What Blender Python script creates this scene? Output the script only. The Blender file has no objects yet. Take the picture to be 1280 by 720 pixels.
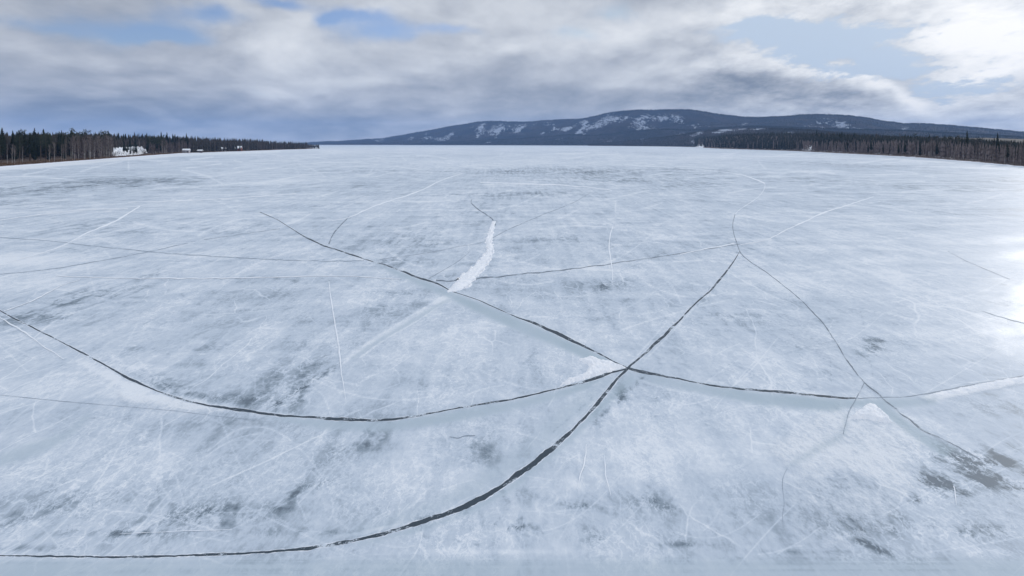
import bpy, math, random
import numpy as np
from mathutils import Vector

random.seed(7)
rng = np.random.default_rng(11)
scene = bpy.context.scene
COL = scene.collection
H = 12.0            # height of the viewpoint over the ice (m)
F = 700.0           # focal length in photo pixels
HZ = 179.5          # row of the true horizon


def G(px, py):
    """point of the ice plane seen at a photo position, in metres"""
    y = H * F / (py - HZ)
    return ((px - 640.0) / F * y, y)


# ------------------------------------------------------------------ helpers
def tag(o, label=None, cat=None, group=None, kind=None):
    if label: o['label'] = label
    if cat: o['category'] = cat
    if group: o['group'] = group
    if kind: o['kind'] = kind
    return o


def obj(name, mesh, mat=None, parent=None):
    o = bpy.data.objects.new(name, mesh)
    COL.objects.link(o)
    if mat is not None and len(mesh.materials) == 0:
        mesh.materials.append(mat)
    if parent is not None:
        o.parent = parent
    return o


def empty(name, loc=(0, 0, 0)):
    o = bpy.data.objects.new(name, None)
    COL.objects.link(o)
    o.location = loc
    return o


def mesh_np(name, V, Fc, smooth=False, cols=None):
    me = bpy.data.meshes.new(name)
    V = np.asarray(V, dtype=np.float32)
    if isinstance(Fc, np.ndarray):
        n, k = Fc.shape
        me.vertices.add(len(V)); me.vertices.foreach_set('co', V.ravel())
        me.loops.add(n * k); me.loops.foreach_set('vertex_index', Fc.astype(np.int32).ravel())
        me.polygons.add(n)
        me.polygons.foreach_set('loop_start', (np.arange(n) * k).astype(np.int32))
        me.polygons.foreach_set('loop_total', np.full(n, k, dtype=np.int32))
        me.update(calc_edges=True)
        me.validate()
    else:
        me.from_pydata([tuple(map(float, v)) for v in V], [], Fc)
    if smooth:
        me.polygons.foreach_set('use_smooth', [True] * len(me.polygons))
    return me


def grid_faces(nr, nc):
    i = np.arange(nr - 1)[:, None] * nc + np.arange(nc - 1)[None, :]
    i = i.ravel()
    return np.stack([i, i + 1, i + nc + 1, i + nc], 1)


# smooth value noise in numpy
_T = np.random.default_rng(5).random((256, 256))
def vnoise(x, y):
    x = np.asarray(x, float); y = np.asarray(y, float)
    xi = np.floor(x).astype(int); yi = np.floor(y).astype(int)
    fx = x - xi; fy = y - yi
    fx = fx * fx * (3 - 2 * fx); fy = fy * fy * (3 - 2 * fy)
    a = _T[xi & 255, yi & 255]; b = _T[(xi + 1) & 255, yi & 255]
    c = _T[xi & 255, (yi + 1) & 255]; d = _T[(xi + 1) & 255, (yi + 1) & 255]
    return (a * (1 - fx) + b * fx) * (1 - fy) + (c * (1 - fx) + d * fx) * fy
def fbm(x, y, o=5, g=0.5):
    s = 0; a = 1; t = 0
    for k in range(o):
        s = s + a * vnoise(x * 2 ** k + 17.3 * k, y * 2 ** k + 9.1 * k); t += a; a *= g
    return s / t


def curve(pts, step=3.0):
    """Catmull-Rom through (x, y, w...) tuples, sampled about every step pixels"""
    P = np.array(pts, float)
    if len(P) == 2:
        n = max(2, int(np.hypot(*(P[1] - P[0])[:2]) / step))
        return P[0] + (P[1] - P[0]) * np.linspace(0, 1, n + 1)[:, None]
    Q = np.vstack([2 * P[0] - P[1], P, 2 * P[-1] - P[-2]])
    out = []
    for i in range(1, len(Q) - 2):
        d = np.hypot(*(Q[i + 1] - Q[i])[:2]); n = max(1, int(d / step))
        t = (np.arange(n) / n)[:, None]
        out.append(0.5 * ((2 * Q[i]) + (-Q[i - 1] + Q[i + 1]) * t + (2 * Q[i - 1] - 5 * Q[i] + 4 * Q[i + 1] - Q[i + 2]) * t ** 2
                          + (-Q[i - 1] + 3 * Q[i] - 3 * Q[i + 1] + Q[i + 2]) * t ** 3))
    out.append(P[-1:])
    return np.vstack(out)


# ------------------------------------------------------------------ node helper
class NT:
    def __init__(s, tree):
        s.t = tree; s.n = tree.nodes; s.l = tree.links
    def node(s, typ, **kw):
        nd = s.n.new(typ)
        for k, v in kw.items(): setattr(nd, k, v)
        return nd
    def put(s, sock, v):
        if hasattr(v, 'is_output') or isinstance(v, bpy.types.NodeSocket): s.l.new(v, sock)
        else: sock.default_value = v
    def m(s, op, a, b=0.0, c=None, clamp=False):
        nd = s.node('ShaderNodeMath', operation=op, use_clamp=clamp)
        s.put(nd.inputs[0], a); s.put(nd.inputs[1], b)
        if c is not None: s.put(nd.inputs[2], c)
        return nd.outputs[0]
    def add(s, *a):
        r = a[0]
        for b in a[1:]: r = s.m('ADD', r, b)
        return r
    def mul(s, a, b): return s.m('MULTIPLY', a, b)
    def sub(s, a, b): return s.m('SUBTRACT', a, b)
    def remap(s, v, a, b, c=0.0, d=1.0, smooth=True):
        nd = s.node('ShaderNodeMapRange', interpolation_type='SMOOTHSTEP' if smooth else 'LINEAR')
        s.put(nd.inputs['Value'], v)
        for k, q in (('From Min', a), ('From Max', b), ('To Min', c), ('To Max', d)): s.put(nd.inputs[k], q)
        return nd.outputs[0]
    def noise(s, vec, scale, detail=4, rough=0.5, dist=0.0, color=False):
        nd = s.node('ShaderNodeTexNoise', noise_dimensions='3D')
        s.l.new(vec, nd.inputs['Vector'])
        s.put(nd.inputs['Scale'], scale); nd.inputs['Detail'].default_value = detail
        nd.inputs['Roughness'].default_value = rough; nd.inputs['Distortion'].default_value = dist
        return nd.outputs['Color' if color else 'Fac']
    def mapping(s, vec, scale=(1, 1, 1), rot=(0, 0, 0), loc=(0, 0, 0)):
        nd = s.node('ShaderNodeMapping')
        s.l.new(vec, nd.inputs['Vector'])
        nd.inputs['Scale'].default_value = scale; nd.inputs['Rotation'].default_value = rot; nd.inputs['Location'].default_value = loc
        return nd.outputs[0]
    def vadd(s, a, b):
        nd = s.node('ShaderNodeVectorMath', operation='ADD'); s.put(nd.inputs[0], a); s.put(nd.inputs[1], b); return nd.outputs[0]
    def vscale(s, a, f):
        nd = s.node('ShaderNodeVectorMath', operation='SCALE'); s.put(nd.inputs[0], a); s.put(nd.inputs['Scale'], f); return nd.outputs[0]
    def mix(s, f, a, b):
        nd = s.node('ShaderNodeMix', data_type='RGBA')
        s.put(nd.inputs[0], f); s.put(nd.inputs[6], a if not isinstance(a, tuple) else (*a, 1)[:4]); s.put(nd.inputs[7], b if not isinstance(b, tuple) else (*b, 1)[:4])
        return nd.outputs[2]
    def attr(s, name):
        nd = s.node('ShaderNodeAttribute'); nd.attribute_name = name; return nd.outputs['Fac']


def material(name):
    m = bpy.data.materials.new(name); m.use_nodes = True
    nt = NT(m.node_tree)
    bsdf = m.node_tree.nodes['Principled BSDF']
    co = nt.node('ShaderNodeTexCoord').outputs['Object']
    return m, nt, bsdf, co


def bump(nt, bsdf, h, strength=0.3, dist=0.05):
    b = nt.node('ShaderNodeBump'); b.inputs['Strength'].default_value = strength; b.inputs['Distance'].default_value = dist
    nt.l.new(h, b.inputs['Height']); nt.l.new(b.outputs[0], bsdf.inputs['Normal'])


# ------------------------------------------------------------------ materials
def mat_ice():
    m, nt, bs, co = material('lake_ice')
    frost, clear, crust, band = (nt.attr(k) for k in ('frost', 'clear', 'crust', 'band')); glaze = nt.attr('glaze')
    warp = nt.vscale(nt.noise(co, 0.05, 3, 0.5, 0, True), 9.0)
    w = nt.vadd(co, warp)
    big = nt.noise(nt.mapping(w, (1, 0.55, 1), (0, 0, 0.25)), 0.018, 6, 0.6)
    mid = nt.noise(nt.mapping(w, (1, 0.6, 1), (0, 0, -0.3)), 0.16, 8, 0.66)
    warp2 = nt.vscale(nt.noise(co, 0.45, 4, 0.6, 0, True), 1.6)
    near = nt.noise(nt.mapping(nt.vadd(co, warp2), (1, 0.62, 1), (0, 0, 0.5)), 0.6, 10, 0.74)
    fine = nt.noise(nt.mapping(co, (1, 0.5, 1), (0, 0, 0.2)), 5.0, 6, 0.7)
    # wind-drawn streaks of frost in three directions
    st1 = nt.noise(nt.mapping(w, (0.05, 0.8, 1), (0, 0, 0.10)), 0.35, 6, 0.62)
    st2 = nt.noise(nt.mapping(nt.vadd(co, warp2), (1.5, 0.10, 1), (0, 0, 0.75)), 0.9, 6, 0.6)
    st3 = nt.noise(nt.mapping(nt.vadd(co, warp2), (1.6, 0.10, 1), (0, 0, -0.9)), 0.8, 6, 0.6)
    rid = nt.m('ABSOLUTE', nt.sub(nt.noise(nt.mapping(nt.vadd(co, warp2), (1, .5, 1), (0, 0, .3), (8, 2, 0)), 1.1, 5, .6, .6), .5))
    veins = nt.mul(nt.remap(rid, .0, .035, 1, 0), nt.remap(mid, .42, .62))
    rid2 = nt.m('ABSOLUTE', nt.sub(nt.noise(nt.mapping(nt.vadd(co, nt.vscale(nt.noise(co, 1.5, 3, .6, 0, True), .6)), (1, .55, 1), (0, 0, -.6), (3, 12, 0)), 2.6, 6, .65, .4), .5))
    veins2 = nt.mul(nt.remap(rid2, .0, .045, 1, 0), nt.remap(nt.noise(nt.mapping(co, loc=(5, 5, 1)), .25, 4, .6), .45, .6))
    f = nt.add(nt.mul(nt.sub(big, .5), .8), nt.mul(nt.sub(mid, .5), .75), nt.mul(nt.sub(near, .5), 1.1), nt.mul(veins, .36), nt.mul(veins2, .30),
               nt.mul(nt.sub(fine, .5), .8), nt.mul(nt.sub(st1, .5), 1.1), nt.mul(nt.sub(st2, .5), .6), nt.mul(nt.sub(st3, .5), .6))
    # hair-thin healed fractures inside the ice
    def crackle(scale, wid, dist, rot, sx=1.0):
        v = nt.node('ShaderNodeTexVoronoi', feature='DISTANCE_TO_EDGE')
        nt.l.new(nt.mapping(nt.vadd(co, nt.vscale(nt.noise(co, dist, 3, .5, 0, True), 0.8 / dist * .35)), (sx, 0.5, 1), (0, 0, rot)), v.inputs['Vector'])
        v.inputs['Scale'].default_value = scale; v.inputs['Randomness'].default_value = 1
        return nt.remap(v.outputs['Distance'], 0.0, wid, 1.0, 0.0)
    gate = nt.remap(nt.noise(co, 0.11, 3, .5), .48, .62)
    gate2 = nt.remap(nt.noise(nt.mapping(co, loc=(50, 9, 3)), 0.2, 3, .5), .5, .62)
    cr = nt.add(nt.mul(nt.mul(crackle(0.10, 0.006, 0.1, .4), gate), .5), nt.mul(nt.mul(crackle(0.42, 0.016, 0.4, -.5), gate2), .4))
    f = nt.add(f, .0, nt.mul(cr, .9), nt.mul(nt.sub(frost, 0.0), 1.0))
    calm = nt.sub(1.0, nt.mul(band, .75))
    f = nt.add(nt.mul(f, calm), .56)
    f = nt.sub(f, nt.mul(clear, nt.remap(nt.add(near, nt.mul(nt.sub(st2, .5), .8)), .58, .40, .25, 1.3)))
    f = nt.add(f, nt.mul(nt.mul(clear, veins2), .5))
    f = nt.m('ADD', f, nt.mul(crust, nt.mul(nt.sub(fine, .35), 1.2)))
    f = nt.m('MAXIMUM', nt.m('MINIMUM', f, 1.15), -.2)
    ramp = nt.node('ShaderNodeValToRGB')
    nt.l.new(nt.remap(f, -.2, 1.15, 0, 1, False), ramp.inputs[0])
    cr_ = ramp.color_ramp
    stops = [(0.0, (.16, .20, .24)), (.22, (.31, .37, .43)), (.5, (.53, .60, .68)), (.72, (.645, .703, .768)), (1.0, (.80, .835, .87))]
    cr_.elements[0].position = 0; cr_.elements[0].color = (*stops[0][1], 1)
    cr_.elements[1].position = 1; cr_.elements[1].color = (*stops[-1][1], 1)
    for p, c in stops[1:-1]:
        e = cr_.elements.new(p); e.color = (*c, 1)
    c = nt.mix(nt.mul(band, nt.remap(mid, .3, .7, .45, .9)), ramp.outputs[0], (.41, .505, .56))
    nt.l.new(c, bs.inputs['Base Color'])
    nt.l.new(nt.sub(nt.remap(f, 0, 1, .50, .66), nt.mul(glaze, .33)), bs.inputs['Roughness'])
    nt.l.new(nt.add(.07, nt.mul(glaze, .40)), bs.inputs['Specular IOR Level'])
    bs.inputs['Specular IOR Level'].default_value = .08
    hgt = nt.add(nt.mul(fine, .5), nt.mul(near, .8), nt.mul(nt.mul(crust, nt.noise(co, 7.0, 5, .7)), 7.0),
                 nt.mul(nt.mul(crust, nt.noise(nt.mapping(co, (1, .5, 1), (0, 0, .5)), 3.0, 4, .6)), 11.0))
    bump(nt, bs, hgt, .35, .03)
    return m


def mat_gap():
    m, nt, bs, co = material('open_crack')
    n = nt.noise(co, 9.0, 7, .75); n2 = nt.noise(nt.mapping(co, loc=(4, 4, 4)), .9, 5, .65)
    c = nt.mix(nt.remap(nt.add(nt.mul(n, .55), nt.mul(n2, .75)), .665, .78), (.045, .065, .085), (.62, .69, .76))
    nt.l.new(c, bs.inputs['Base Color']); bs.inputs['Roughness'].default_value = .55
    bs.inputs['Specular IOR Level'].default_value = .25
    bump(nt, bs, n, .3, .03)
    return m


def mat_hair(name='fine_dark_crack', a=(.15, .19, .24), b=(.44, .51, .58)):
    m, nt, bs, co = material(name)
    n = nt.noise(co, .9, 5, .7)
    c = nt.mix(nt.remap(n, .48, .62), a, b)
    nt.l.new(c, bs.inputs['Base Color']); bs.inputs['Roughness'].default_value = .6
    return m


def mat_snow(name='snow', a=(.97, .975, .985), b=(.80, .84, .89), sc=2.0, bd=.06):
    m, nt, bs, co = material(name)
    n = nt.noise(co, sc, 7, .65)
    nt.l.new(nt.mix(nt.remap(n, .3, .7), b, a), bs.inputs['Base Color'])
    bs.inputs['Roughness'].default_value = .75; bs.inputs['Specular IOR Level'].default_value = .2
    bump(nt, bs, nt.noise(co, sc * 2.2, 6, .7), .7, bd)
    return m


def mat_two(name, a, b, sc=1.0, rough=.85, zs=1.0):
    m, nt, bs, co = material(name)
    n = nt.noise(nt.mapping(co, (1, 1, zs)), sc, 5, .6)
    oi = nt.node('ShaderNodeObjectInfo').outputs['Random']
    f = nt.add(nt.mul(nt.sub(n, .5), 1.6), nt.mul(oi, .7), .12)
    nt.l.new(nt.mix(nt.m('MAXIMUM', nt.m('MINIMUM', f, 1.0), 0.0), a, b), bs.inputs['Base Color'])
    bs.inputs['Roughness'].default_value = rough; bs.inputs['Specular IOR Level'].default_value = .15
    return m


def mat_bank():
    m, nt, bs, co = material('forest_floor')
    n = nt.noise(co, .12, 6, .65); n2 = nt.noise(co, .9, 5, .6)
    c = nt.mix(nt.remap(n2, .35, .65), (.055, .036, .026), (.13, .085, .06))
    sn = nt.attr('snow')
    c = nt.mix(nt.remap(nt.add(sn, nt.mul(nt.sub(n, .5), 1.2), nt.mul(nt.sub(n2, .5), .6)), .45, .62), c, (.80, .83, .89))
    c = nt.mix(nt.remap(sn, -.35, -.1), (.030, .028, .028), c)
    nt.l.new(c, bs.inputs['Base Color']); bs.inputs['Roughness'].default_value = .9
    return m


def mat_hill():
    m, nt, bs, co = material('wooded_hill')
    n = nt.noise(co, .004, 7, .65); n2 = nt.noise(nt.mapping(co, (1, .5, .35), (0, 0, .3)), .030, 8, .78)
    c = nt.mix(nt.remap(n, .35, .65), (.020, .025, .032), (.048, .042, .044))
    sn = nt.attr('snow')
    f = nt.add(sn, nt.mul(nt.mul(nt.sub(n2, .5), nt.m('MINIMUM', nt.add(sn, .22), 1.0)), 7.0), -.22)
    nt.l.new(nt.mix(nt.remap(f, .42, .72), c, (.36, .40, .47)), bs.inputs['Base Color'])
    bs.inputs['Roughness'].default_value = .95
    bs.inputs['Specular IOR Level'].default_value = .05
    return m


M = dict(ice=mat_ice(), gap=mat_gap(), hair=mat_hair(), faint=mat_hair('faint_crack', (.26, .32, .39), (.50, .57, .64)), snow=mat_snow(), rim=mat_snow('frost_rim', (.84, .87, .92), (.62, .69, .77), 5., .03),
         white=mat_snow('healed_white_crack', (.93, .95, .97), (.80, .85, .91), 1.2, .001), bank=mat_bank(), hill=mat_hill(),
         spruce=mat_two('spruce_needles', (.014, .022, .014), (.040, .052, .030), .35),
         pine=mat_two('pine_needles', (.022, .032, .020), (.062, .070, .040), .35),
         sbark=mat_two('conifer_bark', (.05, .038, .03), (.16, .115, .085), .6, .9, .3),
         bbark=mat_two('birch_bark', (.20, .18, .165), (.46, .44, .42), 1.3, .8, .5),
         bare=mat_two('bare_woods', (.070, .054, .052), (.165, .135, .130), .03), twig=mat_two('bare_twigs', (.09, .066, .058), (.20, .165, .15), .3),
         brush=mat_two('shore_brush', (.12, .065, .042), (.26, .185, .13), .15),
         far=mat_two('far_forest', (.018, .024, .020), (.050, .042, .036), .012),
         plank=mat_two('weathered_planks', (.07, .055, .055), (.15, .12, .115), 1.5), paint=mat_two('pale_planks', (.36, .34, .35), (.50, .47, .48), 1.0),
         red=mat_two('red_planks', (.16, .05, .035), (.24, .08, .06), 1.0))

# ------------------------------------------------------------------ the cracks, read off the photo (x, y, width)
C_MAIN = [(925, 314, .7), (919, 324, 1.2), (905, 343, 2.2), (893, 358, 2.6), (870, 379, 3), (845, 405, 3.4), (822, 427, 3.6), (802, 446, 3.4), (785, 460, 3.6), (768, 478, 4.2),
          (745, 506, 5), (716, 537, 5.5), (690, 561, 6.5), (655, 588, 7.5), (620, 612, 8), (590, 629, 7.5), (558, 642, 6.5), (520, 655, 6), (480, 667, 5.5),
          (440, 676, 5), (400, 683, 4.4), (350, 688.5, 4), (300, 692, 3.6), (200, 695.5, 3), (100, 696, 2.6), (0, 694.5, 2.4), (-60, 692, 2.4)]
C_TOP = [(325, 265, 1), (345, 274, 1.2), (365, 286, 1.5), (385, 298, 1.7), (410, 309, 1.8), (430, 315, 1.8), (460, 325, 2), (490, 334, 2), (520, 346, 2.4),
         (545, 354, 2), (565, 364, 1.0), (600, 376, 1.0), (640, 394, 1.4), (665, 403, 3), (685, 412, 4), (705, 421, 4.4), (728, 432, 3.4), (752, 444, 2.2), (772, 454, 2), (785, 460, 2)]
C_RIGHT = [(785, 460, 3), (800, 464, 4.5), (815, 467, 4), (835, 471, 3), (850, 474, 2.4), (875, 479, 2), (900, 483, 2.2), (925, 486, 2.2), (950, 488, 3.2), (975, 490, 4), (1000, 492.5, 3.8),
           (1030, 495.5, 3), (1050, 497, 2.4), (1070, 498, 2)]
C_LEFT = [(-40, 360, 1.6), (0, 388, 1.8), (30, 404, 1.8), (60, 419, 1.8), (95, 437, 2), (125, 453, 2), (143, 463, 2.4), (155, 470, 4.6), (170, 477, 4.6), (182, 483, 3.4), (200, 490, 2), (230, 500, 3.4), (250, 505, 2.6),
          (275, 509, 4.4), (310, 514, 4), (350, 519, 3.4), (400, 522.5, 3.8), (450, 525, 4), (485, 525, 3.2), (520, 520, 2.6), (560, 512.5, 2), (600, 505.5, 2.2), (640, 499, 2.4), (680, 490, 2), (705, 484, 2.2),
          (730, 478, 4), (752, 470, 4.6), (768, 464.5, 2.6), (783, 461, 2)]
C_SWEEP = [(919, 268, 1), (915.5, 280, 1.2), (917, 292, 1.2), (921, 304, 1.3), (926, 316, 1.4), (936, 326, 1.3), (950, 335, 1.2), (965, 346, 1.3), (982, 359, 1.3), (1000, 374, 1.4),
           (1018, 392, 1.6), (1034, 411, 1.7), (1046, 430, 1.8), (1058, 450, 2), (1070, 467, 2), (1081, 479, 2), (1095, 490, 2), (1110, 503, 2.2), (1130, 520, 2.6), (1148, 533, 3),
           (1160, 541, 2.6), (1180, 550, 1.6), (1205, 563, 1.3), (1225, 574, 1)]
FINE = [  # (points, label)
    ([(-60, 293, 1.3), (0, 297, 1.4), (60, 301, 1.4), (120, 308, 1.5), (190, 315, 1.6), (260, 320, 1.7), (330, 324, 1.7), (400, 326.5, 1.6), (455, 326, 1.2)],
     'thin dark crack running level from the left edge to the long diagonal crack'),
    ([(470, 325, 1.2), (500, 321, 1.2), (540, 315, 1.2), (575, 308, 1), (603, 303, 1), (628, 291, 1.4), (652, 280, 1.3), (682, 267, 1.2), (715, 254, 1), (738, 241, .7)],
     'thin dark crack rising right behind the white snow ribbon'),
    ([(536, 348, 1.3), (552, 339, 1.3), (572, 327, 1.1), (588, 314, .8)], 'short thin crack just left of the white snow ribbon foot'),
    ([(545, 350, 2.2), (562, 351, 2.6), (585, 350.5, 1.6), (600, 348, 2.6), (635, 345.5, 2.4), (662, 342, 1.8), (690, 339, 1.8), (740, 333, 1.5), (790, 326, 1.4), (850, 317, 1.1), (905, 308, .9), (925, 305, .8)],
     'gently rising dark crack from the snow ribbon foot to the sweeping right crack'),
    ([(411, 305, 2), (415, 295, 1.9), (423, 285, 1.7), (436, 271, 1.3)], 'short hooked dark crack branching up from the diagonal crack'),
    ([(590, 249, 1.1), (589, 254, 1.5), (597, 262, 1.7), (608, 269, 1.9), (616, 276, 2), (619, 282, 1.8)], 'short dark curved crack above the white snow ribbon'),
    ([(1080, 478, 1.5), (1075, 490, 2), (1068, 502, 1.8), (1061, 516, 1.6), (1057, 530, 1.4), (1054, 543, 1.6)], 'short crack dropping from the right junction past the snow triangle'),
    ([(1072, 498, 1.0), (1100, 497, 1.2), (1130, 496, 1.3), (1155, 493, 1.6), (1185, 487, 1.8), (1230, 478, 1.8), (1290, 468, 1.8), (1340, 459, 1.6)], 'rising thin crack along the crumbly snow edge at the right'),
    ([(984, 586, .6), (980, 594, .9), (978, 606, 1.0), (980, 630, .8), (978, 645, .8), (979, 660, .5)], 'faint upright crack beside the crusty snow at the lower right'),
    ([(-40, 491, .6), (0, 494, .6), (70, 501, .7), (140, 507, .5), (210, 513, .5), (270, 520, .4), (340, 528, .3)], 'hair thin dark crack under the crumbly white strip at the left'),
    ([(0, 343, 1.1), (60, 337, 1.2), (120, 327, 1.2), (175, 317, 1.1), (235, 304, 1)], 'faint dark crack climbing right from the left edge'),
    ([(255, 300, 1), (300, 293, 1), (350, 286, 1)], 'faint dark crack piece left of the long diagonal crack'),
    ([(1185, 314, .8), (1205, 325, 1), (1240, 340, 1), (1262, 349, .8)], 'faint fine crack by the sun glare at the right'),
    ([(1228, 389, 1), (1250, 396, 1.4), (1290, 407, 1.4)], 'fine crack inside the sun glare at the right edge'),
    ([(562, 546, 1), (573, 548, 1.6), (582, 545, 1.6), (594, 544.5, 1)], 'tiny dark crack lying alone between the left and the widest crack'),
]
WHITE = [
    ([(175, 258, 1.6), (158, 268, 1.8), (142, 278, 2.6), (112, 290, 1.8), (65, 312, 1.4), (10, 328, 1.0)], 'healed white crack bending down to the left edge'),
    ([(578, 217, .7), (553, 225, 1), (530, 236, 1.3), (500, 247, 1.4), (462, 260, 1.5), (438, 271, 1.3), (415, 276, .8)], 'healed white crack rising right from the hooked dark crack'),
    ([(850, 318, 1.0), (880, 312, 1.3), (905, 307, 1.5), (918, 304, 1.2)], 'short healed white piece ending at the sweeping right crack'),
    ([(919, 268, .7), (926, 261, .8), (940, 252, .8), (950, 244, .6), (956, 235, .6), (956, 229, .5)], 'pale healed crack continuing the sweeping right crack upwards'),
    ([(926, 306, .8), (958, 300, .9), (985, 286.5, 1.6), (1008, 276, 1.8), (1034, 264, 1.9), (1060, 256.5, 1.7), (1092, 246, 1.1)], 'bright healed white crack rising to the right of the sweeping crack'),
    ([(766, 282, 1.2), (762, 297, 1.6), (762, 315, 1.7), (765, 335, 1.8), (766, 350, 1.2)], 'short upright white crack above the small dark spot'),
    ([(411, 352, 1), (414, 375, 1.6), (419, 405, 2), (424, 440, 2.2), (428, 475, 1.8), (432, 500, 1)], 'upright white crack in the left half below the diagonal crack'),
    ([(600, 228, 1.0), (640, 229.3, 1.2), (690, 231, 1.5), (730, 233.5, 1.2), (765, 238, .8)], 'level white crack far out behind the snow ribbon'),
    ([(780, 206, .5), (820, 208.5, .6), (870, 211.5, .6), (905, 215, .6), (932, 220, 1.0), (956, 229, 1.4)], 'far white crack curving down at the right of centre'),
    ([(160, 253, .8), (230, 251, 1.1), (300, 247, 1), (370, 242, .8)], 'level white crack far out at the left'),
    ([(-20, 278, .8), (60, 267, 1.1), (110, 262, 1), (160, 261, .8)], 'faint white crack entering level from the left edge'),
    ([(70, 345, 1), (150, 347.5, 1.4), (220, 348, 1.4), (330, 347, 1.2), (420, 345, 1), (500, 349, 1)], 'long level white crack left of the snow ribbon foot'),
    ([(5, 389, 1), (40, 376, 1.6), (75, 358, 1.4), (100, 350, .8)], 'short white crack above the left crack near the edge'),
    ([(-10, 391, 1.4), (25, 412, 2.4), (50, 430, 2.0), (80, 449, 1.6)], 'white crack running beside the dark left crack'),
    ([(733, 556, 1.4), (731, 575, 2.2), (725, 598, 1.8), (722, 612, 1)], 'curved upright white crack right of the widest crack'),
    ([(756, 570, 1.2), (757, 590, 1.8), (760, 606, 1.6), (764, 620, 1)], 'short upright white crack right of the curved white one'),
    ([(1192, 608, 1.6), (1195, 620, 2), (1195, 632, 1)], 'tiny white mark in the dark ice at the lower right'),
    ([(150, 668, .5), (200, 666, .9), (240, 664, .9), (290, 663, .5)], 'short white crack above the widest crack at the lower left'),
]
RIBBON = [(618, 277, 4), (615, 284, 7), (613, 293, 8), (611, 302, 9.5), (613, 312, 11), (609, 322, 12.5), (601, 332, 15), (592, 341, 18), (583, 350, 22), (575, 356, 20), (567, 360.5, 12), (560, 364, 2)]

# ------------------------------------------------------------------ the ice sheet
PY = np.concatenate([np.arange(181.0, 240, 0.8), np.arange(240, 764, 1.5)])
PX = np.arange(-220, 1501, 1.7)
nr, nc = len(PY), len(PX)
frost = np.zeros((nr, nc)); clear = np.zeros((nr, nc)); crust = np.zeros((nr, nc)); band = np.zeros((nr, nc))


def stroke(A, pts, amp, soft=1.0, off=0.0, mode='max'):
    """lay a stroke (x, y, width) into one of the surface masks"""
    P = curve(pts, 6.0)
    for a, b in zip(P[:-1], P[1:]):
        w = max(a[2], b[2]) * .5 + 3 * soft + 2
        c0, c1 = np.searchsorted(PX, [min(a[0], b[0]) - w, max(a[0], b[0]) + w])
        r0, r1 = np.searchsorted(PY, [min(a[1], b[1]) - w, max(a[1], b[1]) + w])
        if c0 >= c1 or r0 >= r1: continue
        X, Y = np.meshgrid(PX[c0:c1], PY[r0:r1])
        d = (b - a)[:2]; L2 = (d ** 2).sum() + 1e-9
        t = np.clip(((X - a[0]) * d[0] + (Y - a[1]) * d[1]) / L2, 0, 1)
        D = np.hypot(X - a[0] - t * d[0], Y - a[1] - t * d[1])
        hw = (a[2] + (b[2] - a[2]) * t) * .5
        v = amp * (1 / (1 + np.exp(np.clip((D - hw) / max(soft * .5, .2), -30, 30))))
        s = A[r0:r1, c0:c1]
        if amp > 0: np.maximum(s, v, out=s)
        else: np.minimum(s, v, out=s)


XX, YY = np.meshgrid(PX, PY)
LPX0 = [(-330, 262), (-150, 229), (-40, 214), (0, 210), (50, 206), (100, 202), (160, 197.3), (200, 194.2), (230, 192), (270, 190.5), (300, 189.5), (350, 187.6)]
WN = fbm(XX / 22, YY / 9, 4); WN2 = fbm(XX / 60 + 7, YY / 30 + 3, 4)


def blob(A, x, y, rx, ry, amp, rot=0.0, rag=.9):
    c, s = math.cos(rot), math.sin(rot)
    dx, dy = XX - x, YY - y
    q = ((dx * c + dy * s) / rx) ** 2 + ((-dx * s + dy * c) / ry) ** 2
    A += amp * np.exp(-q) * np.clip(1 + rag * 2 * (WN - .5), 0, 2)


def fill(A, poly, amp, soft=2.0):
    P = np.array(poly, float)
    ins = np.zeros(XX.shape, bool); D = np.full(XX.shape, 1e9)
    for (x0, y0), (x1, y1) in zip(P, np.roll(P, -1, 0)):
        c = ((y0 > YY) != (y1 > YY)) & (XX < (x1 - x0) * (YY - y0) / ((y1 - y0) or 1e-9) + x0); ins ^= c
        t = np.clip(((XX - x0) * (x1 - x0) + (YY - y0) * (y1 - y0)) / ((x1 - x0) ** 2 + (y1 - y0) ** 2 + 1e-9), 0, 1)
        D = np.minimum(D, np.hypot(XX - x0 - t * (x1 - x0), YY - y0 - t * (y1 - y0)))
    sd = np.where(ins, -D, D)
    np.maximum(A, amp / (1 + np.exp(np.clip(sd / soft, -30, 30))), out=A)


# refrozen strips beside the big cracks
fill(band, [(470, 329), (545, 357), (600, 379), (660, 404), (720, 430), (785, 460), (770, 463), (735, 450), (700, 434), (660, 419), (600, 392), (560, 372), (520, 354), (488, 340)], .95, 1.2)
fill(band, [(786, 462), (850, 476), (950, 491), (1070, 500), (1170, 497), (1170, 505), (1095, 512), (1070, 508), (1040, 514), (950, 506), (880, 492), (820, 480)], .9, 1.5)
fill(band, [(1100, 500), (1135, 527), (1160, 545), (1195, 560), (1180, 572), (1150, 552), (1120, 530), (1098, 512)], .95, 1.2)
fill(band, [(330, 520), (400, 525), (485, 527.5), (560, 515), (640, 502), (700, 488), (760, 468), (735, 486), (690, 500), (620, 517), (540, 532), (480, 539), (400, 536)], .9, 1.5)
fill(band, [(783, 463), (745, 503), (690, 557), (655, 584), (600, 620), (560, 636), (480, 662), (440, 671), (400, 675), (470, 655), (545, 624), (600, 593), (660, 550), (700, 512), (740, 480)], .4, 4)
fill(band, [(788, 466), (798, 474), (765, 500), (720, 545), (680, 580), (640, 612), (590, 640), (520, 664), (450, 680), (560, 650), (625, 616), (690, 566), (740, 515)], .85, 2)
fill(band, [(690, 505), (690, 498), (555, 520)], .2, 3)
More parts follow.
